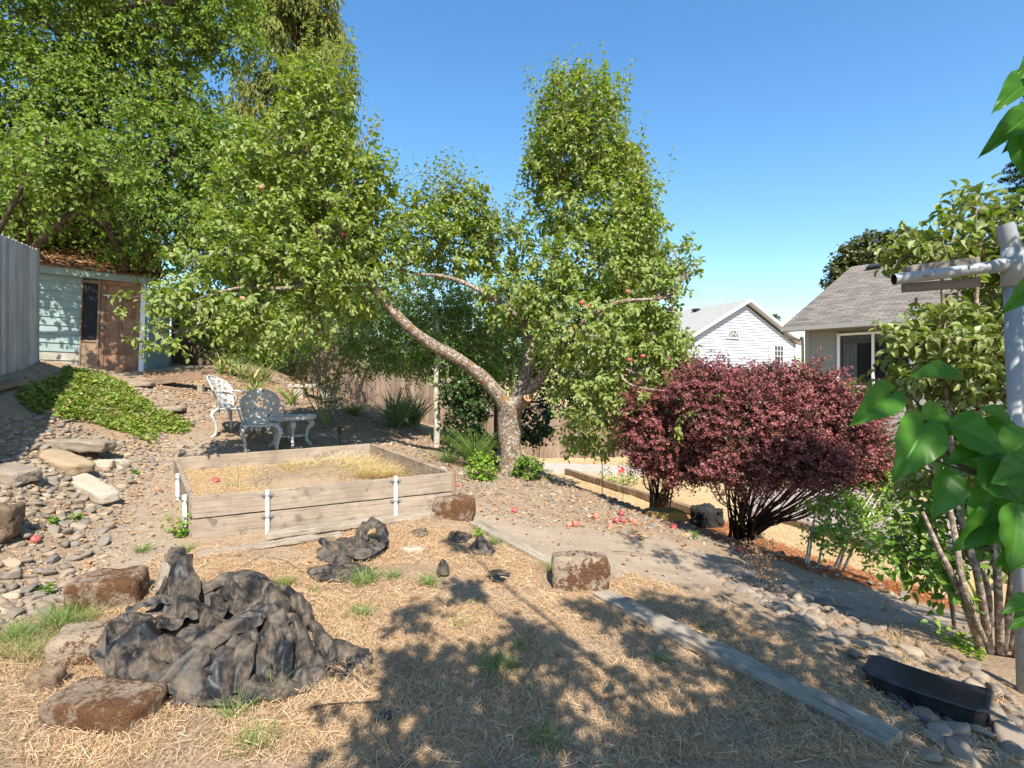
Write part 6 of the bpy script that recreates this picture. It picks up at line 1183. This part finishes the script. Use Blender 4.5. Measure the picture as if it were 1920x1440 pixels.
# ---------------------------------------------------------------- small plants
def spiky(name, label, px, py, n, L, wd_, mat, spread, curl, group=None, cat='plant', up0=.0):
    c_ = at(px, py); rt = empty(name, V3(c_)); tag(rt, label, cat, group); m = MB(); b = np.zeros((n, 3)) + rng.normal(size=(n, 3)) * [.03, .03, 0] * (spread / .8); b[:, 2] = up0 * rng.uniform(0, 1, n)
    a = rng.uniform(0, 6.283, n); l_ = rng.uniform(0, spread, n); grass(m, b, rng.uniform(.75, 1.05, n) * L, rng.uniform(.8, 1.1, n) * wd_, np.stack([np.cos(a) * l_, np.sin(a) * l_, np.zeros(n)], -1), K=6, curl=curl); m.build('leaves', mat, rt); return rt
spiky('yucca_plant', 'spiky blue-green yucca in front of the back fence', 742, 803, 150, .80, .04, M_yucca, 1.7, .12, up0=.15)
spiky('yucca_plant', 'paler yucca head just behind the larger yucca', 775, 803, 100, .75, .035, M_yucca, 1.6, .15, up0=.25)
spiky('ornamental_grass', 'yellow-green grass clump between rose bush and yucca', 664, 778, 220, .45, .010, M_iris, 1.0, .8)
spiky('ornamental_grass', 'tall thin green grass clump left of the apple trunk', 890, 880, 260, .85, .010, M_grass, .6, .45)
spiky('ornamental_grass', 'short arching green clump in front of the tall clump', 840, 868, 120, .40, .010, M_grass, 1.1, .9)
for k, (px, py, s_) in enumerate(((412, 702, 1.0), (432, 706, 1.0), (455, 712, .9), (475, 720, .8), (500, 716, .9), (545, 760, .8), (480, 745, .7))):
    spiky('iris_plant', ['iris clump nearest the shed bench, left end of the row', 'second iris clump from the shed', 'pale iris clump in the middle of the row', 'yellowing iris clump behind the chair', 'iris clump in front of the climbing shrub', 'low iris fan behind the white table', 'low iris clump just above the chair back'][k], px, py, 30, .72 * s_, .04, M_iris, .7, .45, 'iris clumps on the slope')
for k, (px, py, s_) in enumerate(((1700, 1108, .42), (1838, 1150, .5), (1870, 1110, .5), (1805, 1100, .4))):
    spiky('iris_plant', ['iris fan with a bent blade at the end of the gravel path', 'tall iris between the lilac stems', 'iris behind the lilac stems near the post', 'iris left of the lilac stems'][k], px, py, 9, s_, .035, M_iris, .4, .25, 'irises near the lilac')
# rose bush
gb = at(612, 800); gd = gb[1]
simple_tree('rose_bush', 'tall thin rose bush with green canes behind the white table', 'shrub', gb, None, [(600, 640, gd, 42, 30), (570, 670, gd, 30, 30), (640, 680, gd, 30, 35), (600, 700, gd, 45, 35), (555, 700, gd, 25, 25), (620, 740, gd, 35, 30), (650, 660, gd, 25, 20)], 300, M_rose, bark_mat('green cane', (.16, .20, .05), (.26, .27, .09), scale=20), r0=.012, lsize=.04, L=(.15, .4), K=8, up=.8, limb=.008, subr=.004, sub=4,
    trunks=[[gb, P(600 + a, 740, gd), P(600 + b, 660, gd)] for a, b in ((-25, -45), (-12, -20), (0, 0), (10, 25), (22, 45), (30, 50), (-5, 15))])
for px, py, lab, s_, mt in ((340, 1010, 'small bright green seedling climbing the corner of the raised bed', .33, M_glow), (900, 1010, 'lime green seedling at the start of the half-buried plank', .13, M_glow), (1790, 1215, 'lime green weed at the lilac base', .20, M_glow), (1825, 1235, 'second lime green weed in front of the lilac stems', .10, M_glow), (100, 985, 'small green weed among the river stones', .08, M_bright), (145, 975, 'green weed beside the long pale concrete piece', .08, M_bright), (255, 890, 'low weed between stones and dirt path', .07, M_bright), (1030, 900, 'leafy weed on the crest right of the apple trunk', .12, M_bright), (545, 905, 'small grey-green weed in the raised bed', .0, M_dark), (1300, 1010, 'weed at the crest beside the orange boulder', .1, M_bright), (1420, 1010, 'dark leafy weed under the barberry', .2, M_dark), (90, 1120, 'broad-leaved weed in the large grass clump', .12, M_bright), (350, 810, 'weed at the tip of the ground cover', .08, M_cover)):
    if s_ == 0: continue
    c_ = at(px, py); rt = empty('weed', V3(c_)); tag(rt, lab, 'weed', 'green weeds'); m = MB(); k = max(4, int(s_ * 45)); leafy(m, m, np.tile([0., 0, 0], (k, 1)) + rng.normal(size=(k, 3)) * [.02, .02, 0], unit(rng.normal(size=(k, 3)) * [.5, .5, .2] + [0, 0, 1]), rng.uniform(.6, 1.0, k) * s_, K=9, lsize=.035, twig_r=.002); m.build('foliage', mt, rt)
# dry weed on the path edge
gb = at(1425, 1110); gd = gb[1]
simple_tree('dry_weed', 'dry upright seedy weed growing at the near edge of the shaded path', 'plant', gb, None, [(1428, 1040, gd, 24, 36), (1440, 1070, gd, 25, 25)], 70, M_litter, B_twig, r0=.004, lsize=.02, L=(.08, .18), K=8, up=1.0, limb=.004, subr=.002, sub=3, tw=.0015, trunks=[[gb, P(1422, 1060, gd), P(1420, 1010, gd)], [gb, P(1438, 1070, gd), P(1450, 1030, gd)]])

# ---------------------------------------------------------------- black plastic sheets
t = NT('black plastic sheeting'); co = t.coord(); n1 = t.noise(co, 7, 6, .7); n2 = t.noise(co, 40, 5, .7)
g_ = t.n('ShaderNodeNewGeometry'); sp_ = t.n('ShaderNodeSeparateXYZ'); t.l(g_.outputs['Normal'], sp_.inputs[0])
dust = t.math('MULTIPLY', t.ramp(n1, [(.42, 0.), (.62, 1.)]), t.ramp(n2, [(.3, .35), (.65, 1.)]))
t.base(t.mix(dust, (.013, .014, .016), (.17, .13, .09)), t.ramp(dust, [(0., .48), (1., .9)]), .35); t.bump(t.math('ADD', t.noise(co, 30, 5, .6), t.noise(co, 9, 3)), .5, .006); M_sheet = t.m
from mathutils.geometry import delaunay_2d_cdt
def sheet(name, label, outline, npts, amp, seed, bumps=(), lines=(), flaps=(), base=.015, thick=.0):
    """crumpled film: large folds from lines and bumps, covered in irregular creased facets; flaps are loose folded tongues of the same film"""
    r = np.random.default_rng(seed); Pl = poly(outline)
    def macro(x, y):
        z = np.zeros_like(x)
        for (px, py, rx, ry, h_) in bumps:
            p = at(px, py); d2 = ((x - p[0]) / rx) ** 2 + ((y - p[1]) / ry) ** 2; z = np.maximum(z, h_ * np.clip(1 - d2, 0, 1) ** .55)
        for pts_, r_ in lines:
            for (xa, ya, ha), (xb, yb, hb) in zip(pts_[:-1], pts_[1:]):
                A_ = at(xa, ya); B_ = at(xb, yb); d_ = (B_ - A_)[:2]; t_ = np.clip(((x - A_[0]) * d_[0] + (y - A_[1]) * d_[1]) / (d_ @ d_), 0, 1)
                dist = np.hypot(x - A_[0] - t_ * d_[0], y - A_[1] - t_ * d_[1]); z = np.maximum(z, (ha + (hb - ha) * t_) * np.clip(1 - (dist / r_) ** 1.5, 0, 1))
        return z
    lo = Pl.min(0); hi = Pl.max(0); ok = []; tries = r.uniform(lo, hi, (npts * 12, 2)); tries = tries[inpoly(tries[:, 0], tries[:, 1], Pl)]
    area = abs(sum(Pl[k][0] * Pl[(k + 1) % len(Pl)][1] - Pl[(k + 1) % len(Pl)][0] * Pl[k][1] for k in range(len(Pl)))) / 2; md = .72 * math.sqrt(area / npts)
    for t_ in tries:
        m_ = md * (.55 + .9 * float(vn(np.array([t_[0] * 7]), np.array([t_[1] * 7]), seed)[0]))
        if not ok or (np.hypot(*(np.array(ok) - t_).T) > m_).all(): ok.append(t_)
        if len(ok) >= npts: break
    nb_ = len(Pl); edge = []
    for k in range(nb_):
        a, b = Pl[k], Pl[(k + 1) % nb_]; n_ = max(1, int(np.linalg.norm(b - a) / md)); edge += [a + (b - a) * q / n_ + r.normal(size=2) * md * .25 * (q > 0) for q in range(n_)]
    pts = np.array(ok + edge); ne = len(edge); tri = delaunay_2d_cdt([Vector((float(x), float(y))) for x, y in pts], [], [], 0, 1e-6); V2 = np.array([v[:] for v in tri[0]]); Ft = [f for f in tri[2]]
    cen = np.array([V2[list(f)].mean(0) for f in Ft]); ins = inpoly(cen[:, 0], cen[:, 1], Pl + (Pl - Pl.mean(0)) * .03); Ft = np.array([f for f, k in zip(Ft, ins) if k])
    x, y = V2[:, 0], V2[:, 1]; mz = macro(x, y); dE = pdist(x, y, Pl); ed = np.clip(dE / (md * 1.2), 0, 1)
    z = mz + amp * r.uniform(-.5, 1.0, len(x)) * (.35 + .65 * ed) + base
    V = np.column_stack([x + r.normal(size=len(x)) * md * .30, y + r.normal(size=len(x)) * md * .30, H(x, y) + np.maximum(z, .006)])
    m = MB(); m.add(V, Ft)
    for pts_, w_, tw in flaps:      # a folded tongue: path of (px, py, height), width, twist
        c_ = np.array([at(a, b) + [0, 0, h_] for a, b, h_ in pts_]); c_ = catmull(c_, 4); n_ = len(c_); T_ = unit(np.gradient(c_, axis=0)); S_ = unit(np.cross(T_, np.array([0, -.35, 1.]))); N_ = np.cross(S_, T_); wv = w_ * np.sin(np.linspace(.35, 2.8, n_)) ** .5
        k5 = np.array([-1, -.5, 0, .5, 1.]); prof = np.array([-.9, .15, .55, .1, -1.0]); R_ = c_[:, None] + S_[:, None] * (k5[None, :, None] * wv[:, None, None] * (1 + r.normal(size=(n_, 5, 1)) * .16)) + N_[:, None] * ((prof[None] * .55 + r.normal(size=(n_, 5)) * .22) * wv[:, None])[..., None]
        gi_ = np.arange(n_ - 1)[:, None]; gj = np.arange(4)[None]; A_ = np.stack([gi_ * 5 + gj, gi_ * 5 + gj + 1, (gi_ + 1) * 5 + gj + 1], -1).reshape(-1, 3); B_ = np.stack([gi_ * 5 + gj, (gi_ + 1) * 5 + gj + 1, (gi_ + 1) * 5 + gj], -1).reshape(-1, 3); m.add(R_.reshape(-1, 3), np.concatenate([A_, B_]))
    o = m.build(name, M_sheet, smooth=True); me = o.data
    cr = me.attributes.new('crease_edge', 'FLOAT', 'EDGE'); n_ = len(me.edges); rr = r.uniform(0, 1, n_); cr.data.foreach_set('value', np.where(rr < .5, .95, np.where(rr < .7, .35, .0)).astype(np.float32))
    sb = o.modifiers.new('s', 'SUBSURF'); sb.levels = 2; sb.render_levels = 2; tag(o, label, 'plastic sheet'); return o
sheet('plastic_sheet', 'large dusty crumpled heap of black plastic sheeting at the lower left', SH1, 460, .085, 3, bumps=((365, 1235, .44, .30, .09), (235, 1252, .20, .17, .16), (500, 1205, .18, .20, .18)),
      lines=(([(330, 1135, .16), (350, 1200, .18)], .12), ([(300, 1320, .05), (370, 1290, .14), (450, 1262, .18), (530, 1240, .2)], .10), ([(365, 1155, .14), (440, 1146, .17), (510, 1165, .2)], .10)),
      flaps=(([(352, 1215, .16), (346, 1180, .24), (334, 1150, .36), (322, 1130, .33)], .07, 0), ([(390, 1300, .08), (400, 1255, .15), (395, 1215, .16), (370, 1180, .15)], .05, 0), ([(440, 1320, .03), (455, 1280, .15), (470, 1240, .2)], .05, 0), ([(300, 1250, .16), (330, 1275, .15), (345, 1315, .05)], .05, 0), ([(400, 1160, .14), (410, 1190, .17), (405, 1215, .14)], .045, 0), ([(270, 1215, .15), (310, 1225, .17), (345, 1222, .16)], .04, 0), ([(372, 1158, .17), (430, 1146, .22), (490, 1152, .22), (520, 1180, .2)], .055, 0), ([(440, 1170, .22), (455, 1195, .2), (450, 1225, .17)], .05, 0), ([(505, 1180, .25), (520, 1215, .22), (505, 1250, .17)], .06, 0),
             ([(300, 1318, .08), (360, 1285, .17), (430, 1258, .23), (500, 1235, .26), (540, 1245, .2)], .06, 0), ([(500, 1238, .25), (530, 1262, .17), (528, 1300, .05), (525, 1325, .02)], .045, 0), ([(545, 1235, .22), (572, 1262, .12), (575, 1295, .02)], .045, 0), ([(585, 1215, .14), (612, 1240, .10), (625, 1262, .03)], .04, 0),
             ([(200, 1235, .17), (240, 1222, .2), (290, 1232, .17)], .05, 0), ([(215, 1262, .15), (245, 1290, .1), (300, 1300, .05)], .05, 0), ([(235, 1182, .12), (290, 1172, .16), (330, 1180, .18)], .04, 0), ([(330, 1332, .02), (350, 1305, .1), (395, 1290, .15)], .05, 0), ([(530, 1165, .2), (560, 1175, .16), (580, 1200, .08)], .045, 0)))
sheet('plastic_sheet', 'plastic fold trailing from the right end of the large heap', [(560, 1215), (640, 1215), (700, 1235), (690, 1260), (600, 1275), (550, 1255)], 90, .03, 8, lines=(([(570, 1235, .06), (640, 1232, .05), (690, 1245, .02)], .08),))
sheet('plastic_sheet', 'crumpled black plastic sheet in the straw in front of the raised bed', SH2, 150, .035, 5, bumps=((665, 1040, .26, .16, .06),), lines=(([(605, 1045, .06), (650, 1052, .05), (715, 1045, .08)], .09),), flaps=(([(680, 1050, .06), (676, 1035, .14), (690, 1022, .19), (712, 1026, .18), (722, 1040, .10)], .055, 0), ([(600, 1038, .12), (630, 1048, .10), (670, 1056, .09), (712, 1050, .10)], .05, 0)))
sheet('plastic_sheet', 'flat torn plastic scrap at the foot of the crumpled sheet', SH3, 90, .03, 6, flaps=(([(580, 1084, .04), (610, 1078, .05), (640, 1086, .03)], .035, 0),))
for k, (px, py, s_, lab) in enumerate(((905, 1032, 26, 'small dark balled plastic scrap by the half-buried plank'), (830, 1080, 14, 'small upright plastic scrap beside a grass tuft'), (787, 1002, 16, 'tiny plastic flake near the foot of the bed'), (860, 1010, 22, 'flat plastic flake in straw right of the bed'), (935, 1084, 22, 'flat plastic flake in straw at the centre'), (725, 1350, 16, 'plastic flake at the bottom edge'))):
    sheet('plastic_scrap', lab, [(px - s_, py), (px - s_ * .5, py - s_ * .45), (px + s_ * .6, py - s_ * .4), (px + s_, py), (px + s_ * .5, py + s_ * .5), (px - s_ * .5, py + s_ * .45)], 16, [.05, .05, .02, .012, .012, .012, .02][k], 20 + k, bumps=((px, py, s_ * .0035, s_ * .004, [.07, .08, .02, .005, .005, .005, .03][k]),))
# loose twigs
for pts, r, lab in (([(560, 1240), (620, 1265), (680, 1285), (715, 1305)], .008, 'curving dead stick lying right of the plastic heap'), ([(560, 1345), (620, 1338), (715, 1322)], .006, 'thin reddish stick at the bottom in the straw'), ([(430, 1080), (470, 1062), (505, 1038)], .003, 'thin dark twig lying in straw behind the heap'), ([(500, 1048), (535, 1062), (570, 1080)], .003, 'thin twig crossing the straw before the crumpled sheet'),
                    ([(1150, 1038), (1180, 1045), (1228, 1046)], .003, 'thin curved twig on the gravel right of the block'), ([(530, 940), (555, 965), (568, 985)], .003, 'dead forked twig leaning on the bed boards'), ([(620, 1215), (640, 1260), (690, 1300)], .005, 'dead branch poking from the plastic')):
    q = np.array([at(*p_) + [0, 0, .015 + (.02 if i_ == 1 else 0)] for i_, p_ in enumerate(pts)]); q = catmull(q, 5); m = MB(); m.tube(q, np.linspace(r, r * .5, len(q)), 6); o = m.build('twig', B_dark, smooth=True); tag(o, lab, 'twig', 'loose twigs')

# ---------------------------------------------------------------- the tree behind the photographer that shades the foreground
def upsun(px, py, h):       # a point on the light ray that reaches this bit of ground, h metres above it
    c_ = at(px, py)
    while True:          # keep the branch above and behind the view
        q = c_ - np.array(SD) * (h / -SD.z)
        if q[1] < .05 or q[2] > .95 * q[1] + .45 or q[0] > 1.25 * q[1] + .5: return q
        h += .15
spots = [(1010, 1215, 3.3, .15), (900, 1265, 3.1, .14), (800, 1300, 3.0, .15), (1050, 1262, 3.4, .10), (1000, 1350, 3.2, .14), (850, 1375, 3.1, .14), (760, 1250, 3.3, .12), (1290, 1390, 3.2, .14), (1420, 1410, 3.3, .16), (1130, 1150, 3.6, .12), (1215, 1210, 3.5, .1),
         (880, 1110, 3.5, .07), (780, 1160, 3.5, .07), (860, 1020, 3.6, .05), (1240, 1140, 3.8, .13), (1400, 1260, 3.7, .12), (1520, 1340, 3.6, .18), (1610, 1400, 3.5, .2), (700, 1420, 3.0, .14), (1300, 1150, 3.8, .10), (1480, 1190, 3.8, .09), (1200, 1440, 3.2, .15), (950, 1440, 3.0, .15), (1720, 1330, 3.6, .15)]
rt_p = np.array([2.6, -2.6, 0.]); rt_p[2] = Hf(2.6, -2.6); rt = empty('shade_tree', V3(rt_p)); tag(rt, 'tree standing behind the viewer whose crown shades the foreground', 'tree')
tb = MB(); lf = MB(); tq = catmull([rt_p, rt_p + [0, .1, 1.2], rt_p + [-.2, .3, 2.4], [1.8, -1.8, 1.9]], 5); tb.tube(tq, np.linspace(.12, .05, len(tq)), 10)
for (px, py, h_, r_) in spots:
    c_ = upsun(px, py, h_); n = int(520 * r_ ** 1.5 * 1.0) + 5; mid = (tq[-1] + c_) / 2 + rng.normal(size=3) * .1 + [0, -.15, .1]; q = catmull([tq[-1], mid, c_], 5); tb.tube(q, np.linspace(.03, .007, len(q)), 6)
    st = c_ + rng.normal(size=(n, 3)) * r_ * .55; leafy(lf, tb, st, unit(rng.normal(size=(n, 3))), rng.uniform(.1, .25, n), K=7, lsize=.085, wid=.9, twig_r=.003)
local(tb, rt).build('trunk', B_lilac, rt, True); local(lf, rt).build('crown', M_dark, rt)
# sparse streaky shade on the far end of the path comes from long leafy sprays of another shrub outside the frame
rt_p = np.array([4.6, 1.9, 0.]); rt_p[2] = Hf(4.6, 1.9); rt = empty('side_shrub', V3(rt_p)); tag(rt, 'tall shrub standing outside the right edge of the picture', 'shrub')
tb = MB(); lf = MB(); tq = catmull([rt_p, rt_p + [0, .1, 1.0], rt_p + [-.2, -.1, 2.2], rt_p + [-.3, -.1, 3.0]], 5); tb.tube(tq, np.linspace(.05, .02, len(tq)), 8)
for (px, py, h_, r_) in [(1500, 1110, 2.6, .20), (1600, 1130, 2.6, .20), (1420, 1090, 2.9, .16), (1680, 1150, 2.4, .22), (1360, 1060, 3.2, .13), (1560, 1090, 2.7, .18), (1640, 1120, 2.6, .18), (1720, 1170, 2.2, .2), (1460, 1080, 2.9, .15), (1260, 1050, 3.4, .06), (1200, 1015, 3.4, .05)]:
    c_ = upsun(px, py, h_)
    q = catmull([tq[-4], (tq[-4] + c_) / 2 + [0, 0, .15], c_], 5); tb.tube(q, np.linspace(.014, .004, len(q)), 5); n = int(900 * r_ ** 1.5) + 4; st = c_ + rng.normal(size=(n, 3)) * r_ * .6
    leafy(lf, tb, st, unit(rng.normal(size=(n, 3)) * .6 + [-.6, .5, 0]), rng.uniform(.15, .3, n), K=7, lsize=.07, wid=.6)
local(tb, rt).build('trunk', B_lilac, rt, True); local(lf, rt).build('crown', M_lilac, rt)
